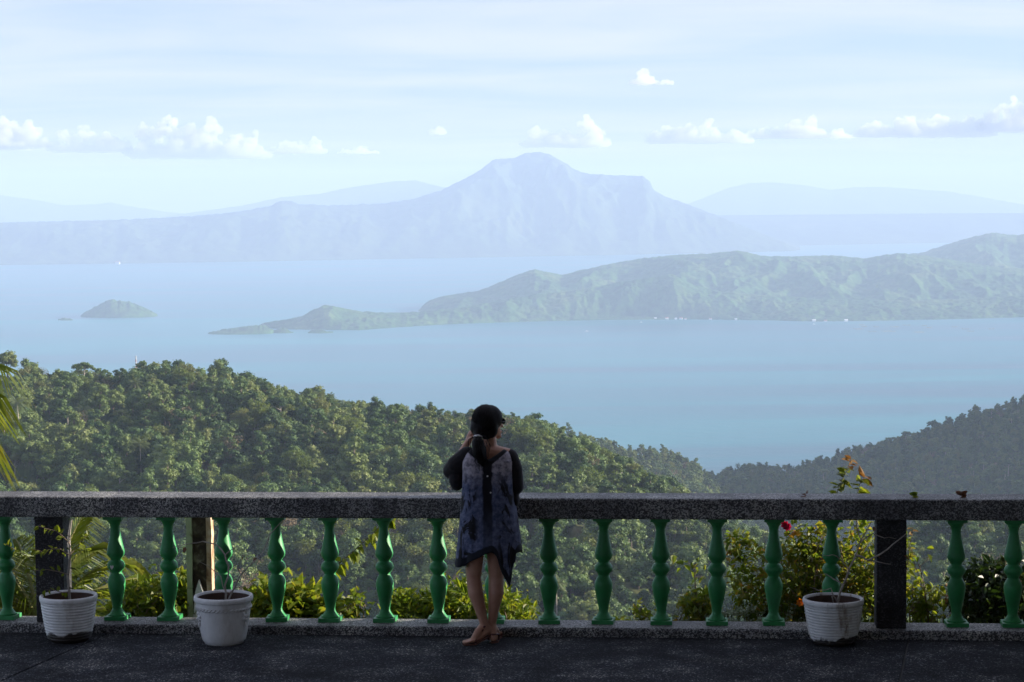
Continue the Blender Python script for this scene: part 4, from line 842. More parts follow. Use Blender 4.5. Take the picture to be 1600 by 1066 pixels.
for (u, row, lab, mt) in ((1433, 777, 'dry olive leaf lying on the rail near the right-hand post', 'leaf_yellow'), (1501, 772, 'curled brown leaf lying on the rail above the right-hand balusters', 'leaf_brown'), (1258, 776, 'tiny brown leaf on the rail left of the tall shoots', 'leaf_brown')):
    y = 14.1; e = bpy.data.objects.new('fallen_leaf', None); q = []; r = np.random.default_rng(int(u))
    for k in range(4): q.append(leaf_np(np.zeros((1, 3)) + r.normal(size=3) * .006, unit(r, 1) * np.array([1, .6, .6]) + np.array([0, 0, .3]), unit(r, 1), .05 if u != 1258 else .025, .035 if u != 1258 else .015, .3, .5))
    o = link('fallen_leaf', quads_mesh('fallen_leaf', np.concatenate(q), M[mt]), label=lab, cat='leaf', group='leaves lying on the rail'); xx = railx(u, row, -.06); o.location = (xx * math.cos(RZ), raily(xx * math.cos(RZ), -.06), RT + .012)

# ------------------------------------------------------------------ the woman at the rail
def solid(name, mb, mats, parent, voxel, it=6, fac=.5):
    """one continuous skin over overlapping volumes"""
    me = mb.mesh(name, mats); o = link(name, me, parent); m = o.modifiers.new('r', 'REMESH'); m.mode = 'VOXEL'; m.voxel_size = voxel; m.use_smooth_shade = True
    s = o.modifiers.new('s', 'SMOOTH'); s.iterations = it; s.factor = fac
    dg = bpy.context.evaluated_depsgraph_get(); ne = bpy.data.meshes.new_from_object(o.evaluated_get(dg)); o.modifiers.clear(); o.data = ne
    if not ne.materials: setmats(ne, mats)
    smooth(ne); return o
def limb(mb, pts, rad, n=12):
    for i in range(len(pts) - 1):
        mb.tube([pts[i], pts[i + 1]], [rad[i], rad[i + 1]], n)
    for p, r0 in zip(pts, rad): mb.ball(p, r0, n=n, k=8)
def skinmat():
    m, n, l, b = newmat('skin'); t = n.new('ShaderNodeTexCoord'); a = noise(n, l, t.outputs['Object'], 12, 4); r = ramp(n, [(.3, (.42, .21, .145)), (.7, (.52, .285, .20))]); l.new(a.outputs['Fac'], r.inputs[0])
    l.new(r.outputs[0], b.inputs['Base Color']); b.inputs['Roughness'].default_value = .5; b.inputs['Subsurface Weight'].default_value = .1; b.inputs['Subsurface Radius'].default_value = (.02, .008, .004); return m
M['skin'] = skinmat()
PX = .004125
wx = float(at(765, 1008, 13.96)[0]); pe = empty('person', (wx, 13.96, 0), label='woman in a patterned dark tunic looking over the lake, hand raised to her head', cat='person')
def L(px, row, y=0.0): return Vector(((px - 765) * PX, y, (1008 - row) * PX))
F = Vector((.86, .50, .0)).normalized(); S = Vector((F.y, -F.x, 0))          # where she looks; her right
hc = L(766, 661, .035)                                                     # head centre
b = MB()
for px_, rw_, a_, b__, c__ in ((763, 815, .135, .085, .10), (764, 785, .115, .078, .10), (765, 755, .112, .078, .10), (765, 730, .125, .078, .085), (766, 714, .10, .06, .05)): b.ball(L(px_, rw_, .02), (a_, b__, c__), n=18, k=12)
limb(b, [L(736, 714, .02), L(766, 708, .02), L(797, 714, .02)], [.050, .060, .050])
limb(b, [L(768, 712, .02), L(769, 695, .025), L(767, 680, .03)], [.050, .043, .045])
b.ball(hc, (.072, .078, .098), n=20, k=14); b.ball(hc + F * .028 - Vector((0, 0, .038)), (.058, .058, .066), n=16, k=12)
b.ball(hc + F * .072 - Vector((0, 0, .088)), .024); b.ball(hc + F * .096 - Vector((0, 0, .025)), (.011, .011, .015)); b.ball(hc + F * .104 - Vector((0, 0, .033)), .010)
limb(b, [hc + F * .094 + Vector((0, 0, .0)), hc + F * .102 - Vector((0, 0, .03))], [.008, .009], 8)
for s_ in (-1, 1): b.ball(hc + F * .084 - Vector((0, 0, .064)) + S * s_ * .011, (.016, .016, .007)); b.ball(hc + S * s_ * .064 - F * .005 - Vector((0, 0, .012)), (.012, .02, .03))
# raised left arm
eL = L(708, 738, .08); wL = L(733, 694, .075)
limb(b, [L(737, 714, .02), eL, L(722, 716, .08), wL], [.048, .037, .033, .022])
def hand(mb, w_, d, nrm, sidev, s=1.0, curl=.5):
    d, nrm, sidev = d.normalized(), nrm.normalized(), sidev.normalized(); palm = w_ + d * .045 * s
    mb.tube([w_, palm, w_ + d * .085 * s], [.020 * s, .027 * s, .026 * s], 8); mb.ball(palm, .026 * s)
    for k, (o_, ln) in enumerate(((-.027, .060), (-.009, .070), (.009, .066), (.026, .052))):
        p0 = w_ + d * .078 * s + sidev * o_ * s; p1_ = p0 + (d * .9 + nrm * .35 * curl) * ln * .5 * s; p2_ = p1_ + (d * .6 + nrm * curl) * ln * .32 * s; p3_ = p2_ + (d * .25 + nrm * curl * 1.2) * ln * .25 * s
        limb(mb, [p0, p1_, p2_, p3_], [.0095 * s, .0088 * s, .008 * s, .007 * s], 8)
    q0 = w_ + d * .025 * s - sidev * .02 * s; limb(mb, [q0, q0 - sidev * .026 * s + d * .025 * s + nrm * .01 * s, q0 - sidev * .03 * s + d * .055 * s + nrm * .022 * s], [.012 * s, .010 * s, .008 * s], 8)
hand(b, wL, Vector((.42, -.1, .85)), Vector((1, .1, -.1)), Vector((.1, 1, .1)), .95, .55)
# right arm, hand resting on the rail
eR = L(808, 762, .03); wR = Vector((eR.x - .015, .17, RT + .045))
limb(b, [L(796, 714, .02), eR, wR], [.046, .036, .023]); hand(b, wR, Vector((-.25, .9, -.12)), Vector((0, 0, -1)), Vector((1, .2, 0)), .95, .35)
# legs: left foot turned out with its heel raised, weight on the right one
kL, aL = L(741, 905, .0), L(757, 978, -.005); kR, aR = L(776, 905, .02), L(769, 979, .03)
limb(b, [L(748, 820, .01), L(742, 866, .0), kL, L(744, 928, -.012), L(751, 955, -.008), aL], [.078, .066, .049, .051, .037, .027], 14)
limb(b, [L(777, 820, .01), L(777, 866, .015), kR, L(776, 928, .0), L(772, 955, .02), aR], [.078, .066, .049, .051, .037, .027], 14)
hL, bLl, tL = Vector((aL.x + .022, .0, .082)), Vector((-.105, -.055, .030)), Vector((-.150, -.075, .020))
limb(b, [aL, hL], [.028, .029], 12); limb(b, [aL + Vector((-.01, 0, -.02)), aL.lerp(bLl, .55) + Vector((0, 0, .005)), bLl], [.028, .027, .020], 10); limb(b, [hL, hL.lerp(bLl, .5) - Vector((0, 0, .008)), bLl], [.026, .022, .018], 10)
fdir = (bLl - hL).normalized(); fs = Vector((-fdir.y, fdir.x, 0)).normalized()
for k, o_ in enumerate((-.026, -.011, .002, .014, .026)): limb(b, [bLl + fs * o_ * .8, tL + fs * o_ + fdir * (.012 - .007 * abs(k - 1))], [.011, .0085 if k else .011], 8)
hR, bR = Vector((aR.x + .010, .005, .036)), Vector((aR.x + .03, .175, .026))
limb(b, [aR, hR], [.028, .030], 12); limb(b, [aR + Vector((0, .02, -.02)), Vector((aR.x + .02, .10, .05)), bR], [.029, .030, .022], 10); limb(b, [hR, bR], [.028, .022], 10)
for o_ in (-.026, -.012, .001, .013, .025): limb(b, [bR + Vector((o_, 0, 0)), bR + Vector((o_ * 1.15, .045, -.006))], [.011, .009], 8)
solid('body', b, M['skin'], pe, .0052, 4)

# hair: cap over the skull, parted low, tied in a ponytail over the left of the neck
h = MB(); up = Vector((0, 0, 1))
h.ball(hc - F * .018 + up * .012, (.094, .092, .106), n=28, k=18); h.ball(hc - F * .04 - up * .02, (.078, .078, .08), n=20, k=14); h.ball(hc + F * .008 + up * .026, (.088, .086, .088), n=24, k=16)
tie = L(750, 680, -.065)
limb(h, [hc - F * .06 - up * .03, tie], [.066, .020], 14)
h.ball(hc - S * .055 + F * .0 - up * .02, (.045, .045, .06)); h.ball(hc + S * .052 + F * .0 - up * .03, (.040, .040, .068)); h.ball(hc - F * .03 + S * .03 - up * .062, (.05, .05, .045))
limb(h, [tie, L(750, 690, -.085), L(752, 703, -.092), L(756, 716, -.088), L(758, 726, -.082)], [.020, .040, .046, .034, .010], 14)
def hairmat():
    m, n, l, b_ = newmat('black_hair'); t = n.new('ShaderNodeTexCoord'); mp_ = n.new('ShaderNodeMapping'); mp_.inputs['Scale'].default_value = (160, 160, 9); l.new(t.outputs['Object'], mp_.inputs[0])
    a = noise(n, l, mp_.outputs[0], 1, 4, .6, .3); r = ramp(n, [(.35, (.003, .0025, .003)), (.7, (.010, .007, .008))]); l.new(a.outputs['Fac'], r.inputs[0]); l.new(r.outputs[0], b_.inputs['Base Color']); b_.inputs['Roughness'].default_value = .6; b_.inputs['Specular IOR Level'].default_value = .15
    bp = n.new('ShaderNodeBump'); bp.inputs['Strength'].default_value = .6; bp.inputs['Distance'].default_value = .004; l.new(a.outputs['Fac'], bp.inputs['Height']); l.new(bp.outputs[0], b_.inputs['Normal']); return m
M['hair'] = hairmat(); solid('hair', h, M['hair'], pe, .005, 8)
mb = MB(); r = np.random.default_rng(17); hd0 = hc - F * .018 + up * .012
for k in range(70):
    a = r.uniform(0, 6.283); z0 = r.uniform(-.2, 1); d0 = Vector((math.cos(a) * math.sqrt(1 - z0 * z0), math.sin(a) * math.sqrt(1 - z0 * z0), z0))
    if d0.dot(F) > .3: continue
    pts = []
    for t in np.linspace(0, 1, 6): q = d0.lerp((tie - hd0).normalized(), t * .8).normalized(); pts.append(hd0 + Vector((q.x * .094, q.y * .092, q.z * .106)) * (1.0 + .035 * math.sin(3.1 * t) * r.uniform(.2, 1.3)))
    mb.tube(pts, .0011, 4, cap=False)
for k in range(46):
    o_ = Vector(r.normal(size=3) * .012); mb.tube([tie + o_ * .5, L(750, 690, -.085) + o_ * 2.6, L(753, 704, -.09) + o_ * 3.2, L(757 + r.normal() * 1.5, 722 + r.uniform(-3, 10), -.088) + o_ * 1.6], [.0022, .0022, .0018, .0006], 4, cap=False)
mb.build('loose_hair', M['hair'], pe, kind='stuff')
M['tie'] = pmat('white_band', [(.3, (.55, .53, .55)), (.7, (.8, .78, .8))], 90)
mb = MB(); ax = (L(750, 690, -.085) - tie).normalized(); a1 = ax.cross(Vector((0, 1, 0))).normalized(); a2 = ax.cross(a1)
mb.tube([tie + ax * .004 + (a1 * math.cos(t) + a2 * math.sin(t)) * .024 for t in np.linspace(0, 6.283, 17)], .006, 6, cap=False); mb.build('hair_tie', M['tie'], pe, sm=True)
M['black'] = pmat('black_plastic', [(.3, (.01, .01, .01)), (.7, (.02, .02, .02))], 10, rough=.25)
mb = MB(); gz = hc + up * .006
mb.tube([gz + S * .080 - F * .01, gz + S * .078 + F * .06, gz + S * .064 + F * .088], .0025, 6); mb.tube([gz - S * .080 - F * .01, gz - S * .078 + F * .06, gz - S * .064 + F * .088], .0025, 6)
for s_ in (-1, 1): mb.tube([gz + F * .092 + S * s_ * .033 + (S * math.cos(t) * .028 + up * math.sin(t) * .017) for t in np.linspace(0, 6.283, 15)], .0024, 6, cap=False)
mb.tube([gz + F * .095 - S * .008, gz + F * .095 + S * .008], .003, 6); gl = mb.build('glasses', M['black'], pe, sm=True)
for s_ in (-1, 1):
    mb = MB(); mb.add([gz + F * .092 + S * s_ * .033 + (S * math.cos(t) * .027 + up * math.sin(t) * .016) for t in np.linspace(0, 6.283, 15)[:-1]], [tuple(range(14))]); mb.build('lens', M['glass'], gl)

# tunic
NT, NV = 120, 64
def hem(x, back):
    if back: return float(np.interp(x, [-.23, -.20, -.15, -.08, -.02, .03, .06, .085, .125, .15, .19, .23], [.49, .50, .52, .565, .60, .612, .58, .48, .372, .45, .60, .64]))
    return .56
vs, tf, uvs = [], [], []
lev = [(0, 1.262, .078, .062), (.035, 1.268, .118, .070), (.07, 1.250, .155, .082), (.12, 1.210, .168, .096), (.25, 1.12, .160, .112), (.45, .98, .165, .116), (.65, .84, .178, .124), (.85, .70, .192, .134), (1.0, .58, .202, .142)]
la = np.array(lev)
for i in range(NV + 1):
    v = i / NV
    for j in range(NT):
        th = 2 * math.pi * j / NT; c_, s_ = math.cos(th), math.sin(th)
        ex = .72; cx_ = math.copysign(abs(c_) ** ex, c_); sy_ = math.copysign(abs(s_) ** ex, s_)
        a = float(np.interp(v, la[:, 0], la[:, 2])); bb = float(np.interp(v, la[:, 0], la[:, 3])); z = float(np.interp(v, la[:, 0], la[:, 1]))
        back = s_ < 0; zh = hem(a * cx_, True) * (.5 - .5 * sy_) + .56 * (.5 + .5 * sy_) if not back else hem(a * cx_, True) * min(1, -sy_ * 3) + .56 * max(0, 1 + sy_ * 3)
        if v > .25: z = 1.12 + (zh - 1.12) * (v - .25) / .75
        fold = max(0, v - .12) * (.028 * math.sin(7 * th + 1.2 + 1.5 * v) + .018 * math.sin(13 * th + 3 * v) + .007 * math.sin(23 * th - 4 * v))
        x = a * cx_ * (1 + fold * 2.2); y = bb * sy_ * (1 + fold * 5) + fold * .6
        if v < .14: # back neckline dips in a V
            dip = max(0, 1 - abs(x - .005) / .10) if back else 0; z -= .105 * dip * (1 - v / .14)
            z -= (abs(x) / .18) ** 2 * .028
        if v > .82: # lifted fold edges at the hem
            y += (v - .82) * .10 * math.sin(5 * th)
        vs.append((x - .012 + .01, y + .022, z)); uvs.append((j / NT, v))
for i in range(NV):
    for j in range(NT): tf.append((i * NT + j, i * NT + (j + 1) % NT, (i + 1) * NT + (j + 1) % NT, (i + 1) * NT + j))
def tunicmat(sleeve=False):
    m, n, l, b_ = newmat('sleeve_cloth' if sleeve else 'tunic_cloth'); t = n.new('ShaderNodeTexCoord'); V = t.outputs['Object']; sp = n.new('ShaderNodeSeparateXYZ'); l.new(V, sp.inputs[0])
    def mth(op, a, b2=None, c2=None):
        q = n.new('ShaderNodeMath'); q.operation = op
        for i, v in enumerate((a, b2, c2)):
            if v is None: continue
            if isinstance(v, (int, float)): q.inputs[i].default_value = v
            else: l.new(v, q.inputs[i])
        return q.outputs[0]
    def step(v, lo, hi, a=0., b2=1.): q = n.new('ShaderNodeMapRange'); q.inputs['From Min'].default_value = lo; q.inputs['From Max'].default_value = hi; q.inputs['To Min'].default_value = a; q.inputs['To Max'].default_value = b2; l.new(v, q.inputs[0]); return q.outputs[0]
    X, Y_, Z_ = sp.outputs; black, navy = (.008, .008, .012), (.020, .026, .060)
    nz1 = noise(n, l, V, 34, 5, .65); nz2 = noise(n, l, V, 8, 4, .6, 1.2); wv = noise(n, l, V, 220, 2)
    if sleeve: c = mixc(n, l, step(nz1.outputs['Fac'], .4, .7), black, (.022, .016, .018))
    else:
        lace = mixc(n, l, step(nz1.outputs['Fac'], .36, .60), (.13, .12, .15), (.46, .42, .48))                # lace of the yoke and panels
        blue = mixc(n, l, step(nz1.outputs['Fac'], .35, .65), (.035, .05, .11), (.15, .17, .27))
        low = step(mth('ADD', Z_, mth('MULTIPLY', nz2.outputs['Fac'], .25)), 1.14, 1.28)
        c = mixc(n, l, low, blue, lace)
        # dark leafy figures
        mp_ = n.new('ShaderNodeMapping'); mp_.inputs['Scale'].default_value = (11, 11, 5.0); l.new(V, mp_.inputs[0]); fg = noise(n, l, mp_.outputs[0], 1, 3, .6, 1.6)
        ax_ = mth('ABSOLUTE', mth('ADD', X, .004)); amt = mth('MULTIPLY', step(fg.outputs['Fac'], .50, .55), step(ax_, .050, .085))
        amt = mth('MULTIPLY', amt, step(Z_, 1.15, 1.02)); c = mixc(n, l, amt, c, black)
        cen = step(mth('ADD', ax_, mth('MULTIPLY', nz2.outputs['Fac'], .03)), .050, .040); c = mixc(n, l, mth('MULTIPLY', cen, step(Z_, .62, .90, .35, 1.)), c, (.006, .006, .011))
        edge = step(mth('ADD', ax_, mth('MULTIPLY', nz1.outputs['Fac'], .05)), .185, .195); c = mixc(n, l, mth('MULTIPLY', edge, step(Z_, .9, 1.0)), c, black)
        uv = n.new('ShaderNodeSeparateXYZ'); l.new(t.outputs['UV'], uv.inputs[0]); hm = step(mth('ADD', uv.outputs[1], mth('MULTIPLY', nz1.outputs['Fac'], .03)), .945, .955); c = mixc(n, l, hm, c, (.010, .012, .020))
        vb = step(mth('SUBTRACT', Z_, mth('MULTIPLY', ax_, .78)), 1.145, 1.153); c = mixc(n, l, mth('MULTIPLY', vb, step(Y_, .04, .0)), c, black)
        nk = step(uv.outputs[1], .085, .075); bk = step(ax_, .11, .10); c = mixc(n, l, mth('MULTIPLY', nk, bk), c, black)
    l.new(c, b_.inputs['Base Color']); b_.inputs['Roughness'].default_value = .85; b_.inputs['Specular IOR Level'].default_value = .2; b_.inputs['Sheen Weight'].default_value = .15
    bp = n.new('ShaderNodeBump'); bp.inputs['Strength'].default_value = .4; bp.inputs['Distance'].default_value = .003; l.new(nz1.outputs['Fac'], bp.inputs['Height']); l.new(bp.outputs[0], b_.inputs['Normal']); return m
me = bpy.data.meshes.new('tunic'); me.from_pydata(vs, [], tf); uvl = me.uv_layers.new(name='UVMap')
for lp in me.loops: uvl.data[lp.index].uv = uvs[lp.vertex_index]
setmats(me, tunicmat()); smooth(me); tu = link('tunic', me, pe); so = tu.modifiers.new('t', 'SOLIDIFY'); so.thickness = .004
ms = tunicmat(True)
s1 = MB(); limb(s1, [L(733, 713, .02), L(716, 728, .045), eL + Vector((-.003, 0, .0)), L(718, 722, .08)], [.062, .066, .056, .046], 14); s1.ball(L(735, 711, .02), .047); s1.ball(L(716, 750, .05), (.055, .06, .08)); solid('sleeve', s1, ms, pe, .006, 6)
s2 = MB(); limb(s2, [L(799, 716, .02), L(806, 735, .025), eR + Vector((.0, 0, .0)), eR.lerp(wR, .6)], [.057, .056, .054, .046], 14); s2.ball(L(796, 713, .02), .046); s2.ball(L(806, 782, .03), (.036, .05, .055)); solid('sleeve', s2, ms, pe, .006, 6)
for row, z_ in ((719, 0), (741, 0), (767, 0)):
    zt = (1008 - row) * PX; best = min((p for p in vs if p[1] < 0 and abs(p[0] - (row - 719) * .0002) < .012), key=lambda p: abs(p[2] - zt)); mb = MB(); mb.ball((best[0], best[1] - .004, best[2]), (.0055, .004, .0055)); mb.build('button', M['tie'], tu, sm=True)
# sandals
M['sole'] = pmat('brown_sole', [(.3, (.10, .04, .03)), (.7, (.17, .075, .055))], 30, rough=.6); M['strap'] = pmat('red_brown_strap', [(.3, (.07, .018, .016)), (.7, (.12, .03, .025))], 40, rough=.45)
def sandal(path, wds, th, straps, side):
    e = MB(); n = len(path); v = []
    for p, w_ in zip(path, wds):
        for s_ in (-1, 1):
            for t_ in (0, -th): v.append(p + side * w_ * s_ + Vector((0, 0, t_)))
    f = []
    for i in range(n - 1):
        a, c_ = 4 * i, 4 * i + 4; f += [(a, a + 2, c_ + 2, c_), (a + 1, c_ + 1, c_ + 3, a + 3), (a, c_, c_ + 1, a + 1), (a + 2, a + 3, c_ + 3, c_ + 2)]
    f += [(0, 1, 3, 2), (4 * n - 4, 4 * n - 2, 4 * n - 1, 4 * n - 3)]; e.add(v, f); o = e.build('sandal', M['sole'], pe)
    for sp_ in straps: mb = MB(); mb.tube(sp_, .0068, 6); mb.build('strap', M['strap'], o, sm=True)
dn = Vector((0, 0, 1)); cL = hL - fdir * .03
p_ = [cL - dn * .027, hL - dn * .030, hL.lerp(bLl, .33) - dn * .032, hL.lerp(bLl, .7) - dn * .022, bLl - dn * .019, tL + fdir * .02 - dn * .0115]; p_[-1].z = max(p_[-1].z, .0085)
sandal(p_, [.018, .028, .027, .034, .037, .018], .008, [[bLl + fs * .037 - dn * .012, bLl - fdir * .015 + dn * .018, hL.lerp(bLl, .45) + fs * .018 + dn * .030, aL + Vector((.004, .018, -.006)), aL + Vector((.027, .0, -.004)), aL + Vector((.0, -.028, -.012)), hL.lerp(bLl, .48) - fs * .030 + dn * .004, hL.lerp(bLl, .5) - fs * .031 - dn * .026], [bLl - fs * .037 - dn * .012, bLl - fs * .012 + dn * .012, bLl + fs * .0 + dn * .017, bLl + fs * .034 - dn * .010]], fs)
q_ = [hR + Vector((-.004, -.032, -.027)), hR + Vector((0, -.01, -.028)), hR.lerp(bR, .5) - dn * .024, bR - dn * .018, bR + Vector((.0, .058, -.018))]
sandal(q_, [.017, .030, .029, .038, .022], .008, [[hR + Vector((-.034, .03, -.022)), hR + Vector((-.030, -.004, .018)), hR + Vector((0, -.034, .022)), hR + Vector((.032, -.004, .018)), hR + Vector((.034, .03, -.022))], [bR + Vector((-.038, 0, -.012)), bR + Vector((0, 0, .026)), bR + Vector((.038, 0, -.012))]], Vector((1, 0, 0)))

# ------------------------------------------------------------------ small far things
M['white'] = pmat('white_paint', [(.3, (.7, .7, .7)), (.7, (.82, .82, .82))], 3); M['red'] = pmat('red_paint', [(.3, (.5, .08, .05)), (.7, (.6, .1, .06))], 3); M['rust'] = pmat('rusty_roof', [(.3, (.25, .1, .06)), (.7, (.4, .2, .13))], 1); M['bamboo'] = pmat('bamboo', [(.3, (.35, .28, .16)), (.7, (.55, .46, .3))], 2)
b0 = P(213, 592, 1090); t0 = P(213, 556, 1090); hh = t0.z - b0.z; e = empty('radio_mast', b0, label='slim red and white lattice radio mast behind the ridge crest', cat='mast')
for sx in (-1, 1):
    for sy in (-1, 1): mb = MB(); mb.tube([(sx * .9, sy * .9, -4), (sx * .15, sy * .15, hh)], .06, 5); mb.build('leg', M['white'], e)
for k in range(7):
    z0, z1 = hh * k / 7, hh * (k + 1) / 7; a, c = .9 - .75 * k / 7, .9 - .75 * (k + 1) / 7; mb = MB()
    for s_ in (-1, 1): mb.tube([(-a, s_ * a, z0), (c, s_ * c, z1)], .04, 4); mb.tube([(a, s_ * a, z0), (-c, s_ * c, z1)], .04, 4)
    mb.build('brace', M['red' if k % 2 else 'white'], e)
def house(u, row, w_, label, group, dy=12):
    d = float(shoreD(u, row)) + dy; c = at(u, row, d); e = empty('shore_house', (c[0], d, LAKE - 1), R(random.uniform(-20, 20)), label=label, cat='house', group=group); mb = MB(); mb.box((0, 0, w_ * .28), (w_, w_ * .7, w_ * .56)); mb.build('wall', M['white'], e)
    mb = MB(); hw, hd, z0 = w_ * .56, w_ * .42, w_ * .56; mb.add([(-hw, -hd, z0), (hw, -hd, z0), (hw, hd, z0), (-hw, hd, z0), (-hw, 0, z0 * 1.5), (hw, 0, z0 * 1.5)], [(0, 1, 5, 4), (3, 4, 5, 2), (0, 4, 3), (1, 2, 5), (3, 2, 1, 0)]); mb.build('roof', M['rust' if random.random() < .5 else 'white'], e)
for u in (992, 1002, 1013, 1024, 1042, 1056, 1064, 1071, 1110, 1150, 1272, 1290, 1322): house(u, float(lerp(u, sh)) + .5, random.uniform(8, 15), 'tiny house on the near shore of the volcano island', 'houses along the island shore')
for u, row, w_ in ((271, 408.5, 42), (184, 413, 34), (352, 407, 26)): house(u, row, w_, 'pale building at the water edge below the long far ridge', 'buildings on the far shore', -30)
for u, row, ln, lab in ((917, 518, 16, 'small white boat on the open water below the volcano island'), (1002, 504, 12, 'tiny white boat just off the island shore houses'), (1272, 507, 12, 'tiny white boat off the right part of the island shore')):
    d = float(shoreD(u, row)); c = at(u, row, d); e = empty('boat', (c[0], d, LAKE), R(15), label=lab, cat='boat', group='boats on the lake'); mb = MB(); w_ = ln * .16
    mb.add([(-ln / 2, -w_, 1.6), (ln * .3, -w_, 1.6), (ln / 2, 0, 2.2), (ln * .3, w_, 1.6), (-ln / 2, w_, 1.6), (-ln * .45, -w_ * .6, -.4), (ln * .3, -w_ * .5, -.4), (ln * .42, 0, -.4), (ln * .3, w_ * .5, -.4), (-ln * .45, w_ * .6, -.4)], [(0, 1, 2, 3, 4), (9, 8, 7, 6, 5)] + [(i, i + 5, (i + 1) % 5 + 5, (i + 1) % 5) for i in range(5)]); mb.build('hull', M['white'], e)
    mb = MB(); mb.box((-ln * .1, 0, 2.7), (ln * .4, w_ * 1.3, 2.2)); mb.build('cabin', M['white'], e)
for i in range(16):
    u, row = random.uniform(1335, 1560), random.uniform(508, 520); d = float(shoreD(u, row)); c = at(u, row, d); mb = MB(); q = random.uniform(9, 15)
    for s_ in (-1, 1): mb.box((0, s_ * q, .6), (q * 2.1, .9, .8)); mb.box((s_ * q, 0, 1.0), (.9, q * 1.9, .8))
    for sx in (-1, 1):
        for sy in (-1, 1): mb.box((sx * q, sy * q, 1.2), (.8, .8, 3.6))
    o = mb.build('fish_pen', M['bamboo'], label='square bamboo fish pen floating off the right end of the island', cat='fish pen', group='fish pens off the island'); o.location = (c[0], d, LAKE); o.rotation_euler = (0, 0, random.uniform(-.4, .4))

# ------------------------------------------------------------------ cumulus far behind the lake, outside the haze
m = bpy.data.materials.new('cloud_vapour'); m.use_nodes = True; n, l = m.node_tree.nodes, m.node_tree.links; n.clear()
out = n.new('ShaderNodeOutputMaterial'); pv = n.new('ShaderNodeVolumePrincipled'); l.new(pv.outputs[0], out.inputs['Volume'])
pv.inputs['Color'].default_value = (.97, .98, 1.0, 1); pv.inputs['Density'].default_value = .0038; pv.inputs['Anisotropy'].default_value = 0.1; M['cloud'] = m
def cloud(label, heaps, base, seed, Y=52000, mat='cloud', amp=60):
    """heaps: (u, top row, half width px)"""
    r = np.random.default_rng(seed); k = Y / FPX; mb = MB(); c0 = at(np.mean([h[0] for h in heaps]), base, Y)
    for (u, top, hw) in heaps:
        c = at(u, base, Y) - c0; hgt = (base - top) * k * 1.12; w_ = hw * k * 1.2
        for i in range(26):
            t = r.random() ** 1.3; a = r.random() * 6.283; q = (1 - t) ** .55 * w_ * math.sqrt(r.random()); rad = (.30 - .12 * t) * min(w_, hgt * 1.3) * r.uniform(.55, 1.2)
            p = c + np.array([q * math.cos(a), q * math.sin(a) * .8, t * (hgt - rad) + rad * .5]); mb.ball(p, (rad, rad, rad * .85), n=10, k=7)
            for j in range(4): d = unit0(r); d[2] = abs(d[2]); mb.ball(p + d * rad * .85, rad * r.uniform(.28, .5), n=8, k=6)
        mb.ball(c + np.array([0, 0, hgt * .12]), (w_ * 1.15, w_ * .8, hgt * .16), n=14, k=8)
    me = mb.mesh('cloud', M[mat]); o = link('cloud', me, label=label, cat='cloud', group='low cumulus clouds behind the lake'); md = o.modifiers.new('r', 'REMESH'); md.mode = 'VOXEL'; md.voxel_size = 36.0
    dg = bpy.context.evaluated_depsgraph_get(); ne = bpy.data.meshes.new_from_object(o.evaluated_get(dg)); o.modifiers.clear(); o.data = ne
    co = np.empty(len(ne.vertices) * 3, np.float32); ne.vertices.foreach_get('co', co); co = co.reshape(-1, 3); q = co / 170.; dsp = amp * fbm(q[:, 0], q[:, 1], q[:, 2], 3, .6)
    nr = np.empty(len(ne.vertices) * 3, np.float32); ne.vertices.foreach_get('normal', nr); co = co + nr.reshape(-1, 3) * dsp[:, None]; ne.vertices.foreach_set('co', co.reshape(-1).astype(np.float32)); ne.update()
    if not ne.materials: ne.materials.append(M[mat])
    o.location = c0
pass
def unit0(r): d = r.normal(size=3); return d / np.linalg.norm(d)
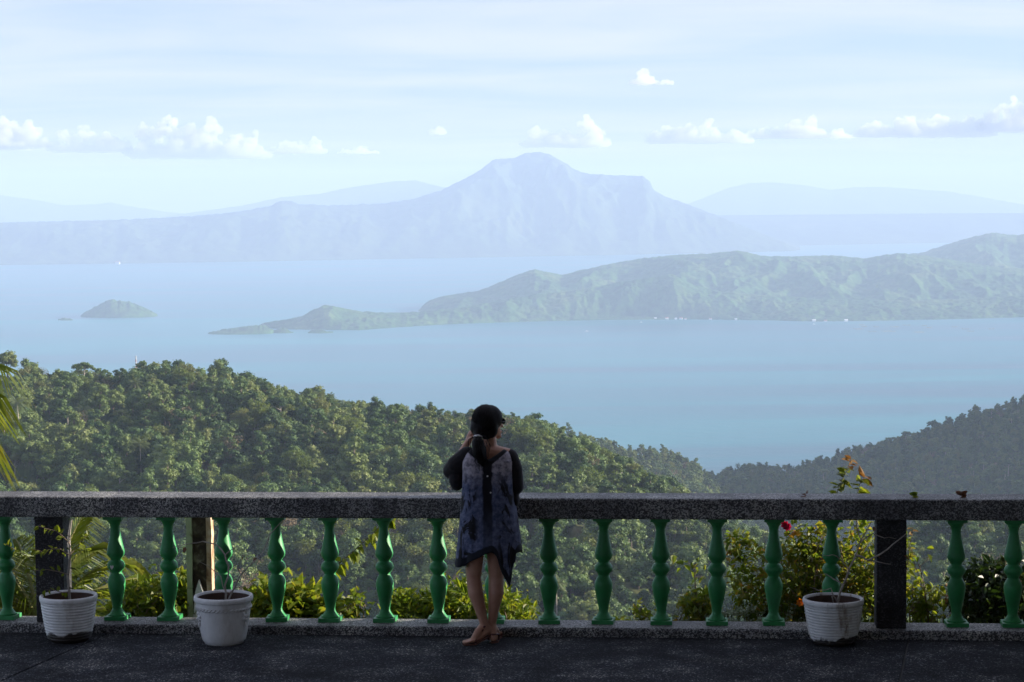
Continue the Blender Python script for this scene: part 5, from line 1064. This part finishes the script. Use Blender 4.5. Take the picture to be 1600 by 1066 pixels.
cloud('bright cumulus at the left edge of the picture', [(-40, 196, 40), (10, 191, 38), (48, 192, 26)], 232, 1)
cloud('low ragged cumulus between the two bright left clouds', [(100, 206, 22), (132, 198, 20), (165, 212, 30)], 238, 2)
cloud('largest towering cumulus in the left of the sky', [(228, 196, 28), (262, 180, 30), (300, 200, 34), (330, 191, 32), (372, 214, 36), (402, 208, 18)], 247, 3)
cloud('thin cloud trailing right from the largest cumulus', [(455, 222, 36), (492, 216, 16), (560, 229, 30)], 240, 4, 56000)
cloud('cumulus just right of the mountain top', [(838, 200, 22), (880, 204, 28), (915, 184, 26), (938, 200, 14)], 230, 5, 54000)
cloud('ragged small cumulus right of the mountain', [(1040, 200, 26), (1075, 196, 24), (1110, 190, 22), (1150, 205, 22)], 224, 6, 56000)
cloud('broad cumulus above the far right range', [(1200, 200, 26), (1240, 192, 32), (1270, 180, 20), (1310, 202, 22)], 216, 7, 54000)
cloud('long flat cloud bank towards the right', [(1370, 192, 34), (1420, 182, 32), (1470, 184, 34), (1520, 186, 30)], 214, 8)
cloud('tall bright cumulus at the right edge of the picture', [(1560, 172, 28), (1582, 156, 26), (1625, 160, 36)], 206, 9)
cloud('tiny dark wisp of cloud above the mountain shoulder', [(685, 198, 12)], 210, 10, 50000); cloud('small wisp of cloud high right of the mountain', [(1005, 110, 18), (1040, 124, 10)], 132, 11, 50000)

# ------------------------------------------------------------------ haze
m = bpy.data.materials.new('haze'); m.use_nodes = True; n, l = m.node_tree.nodes, m.node_tree.links; n.clear()
out = n.new('ShaderNodeOutputMaterial'); pv = n.new('ShaderNodeVolumePrincipled'); l.new(pv.outputs[0], out.inputs['Volume'])
pv.inputs['Color'].default_value = (.57, .725, 1.0, 1); pv.inputs['Density'].default_value = HAZE; pv.inputs['Anisotropy'].default_value = 0.0
mb = MB(); mb.box((0, 19500, (420 - 618) / 2), (52000, 45000, 420 + 618)); mb.build('haze', m, kind='stuff', label='pale blue haze lying over the lake and hills', cat='haze')
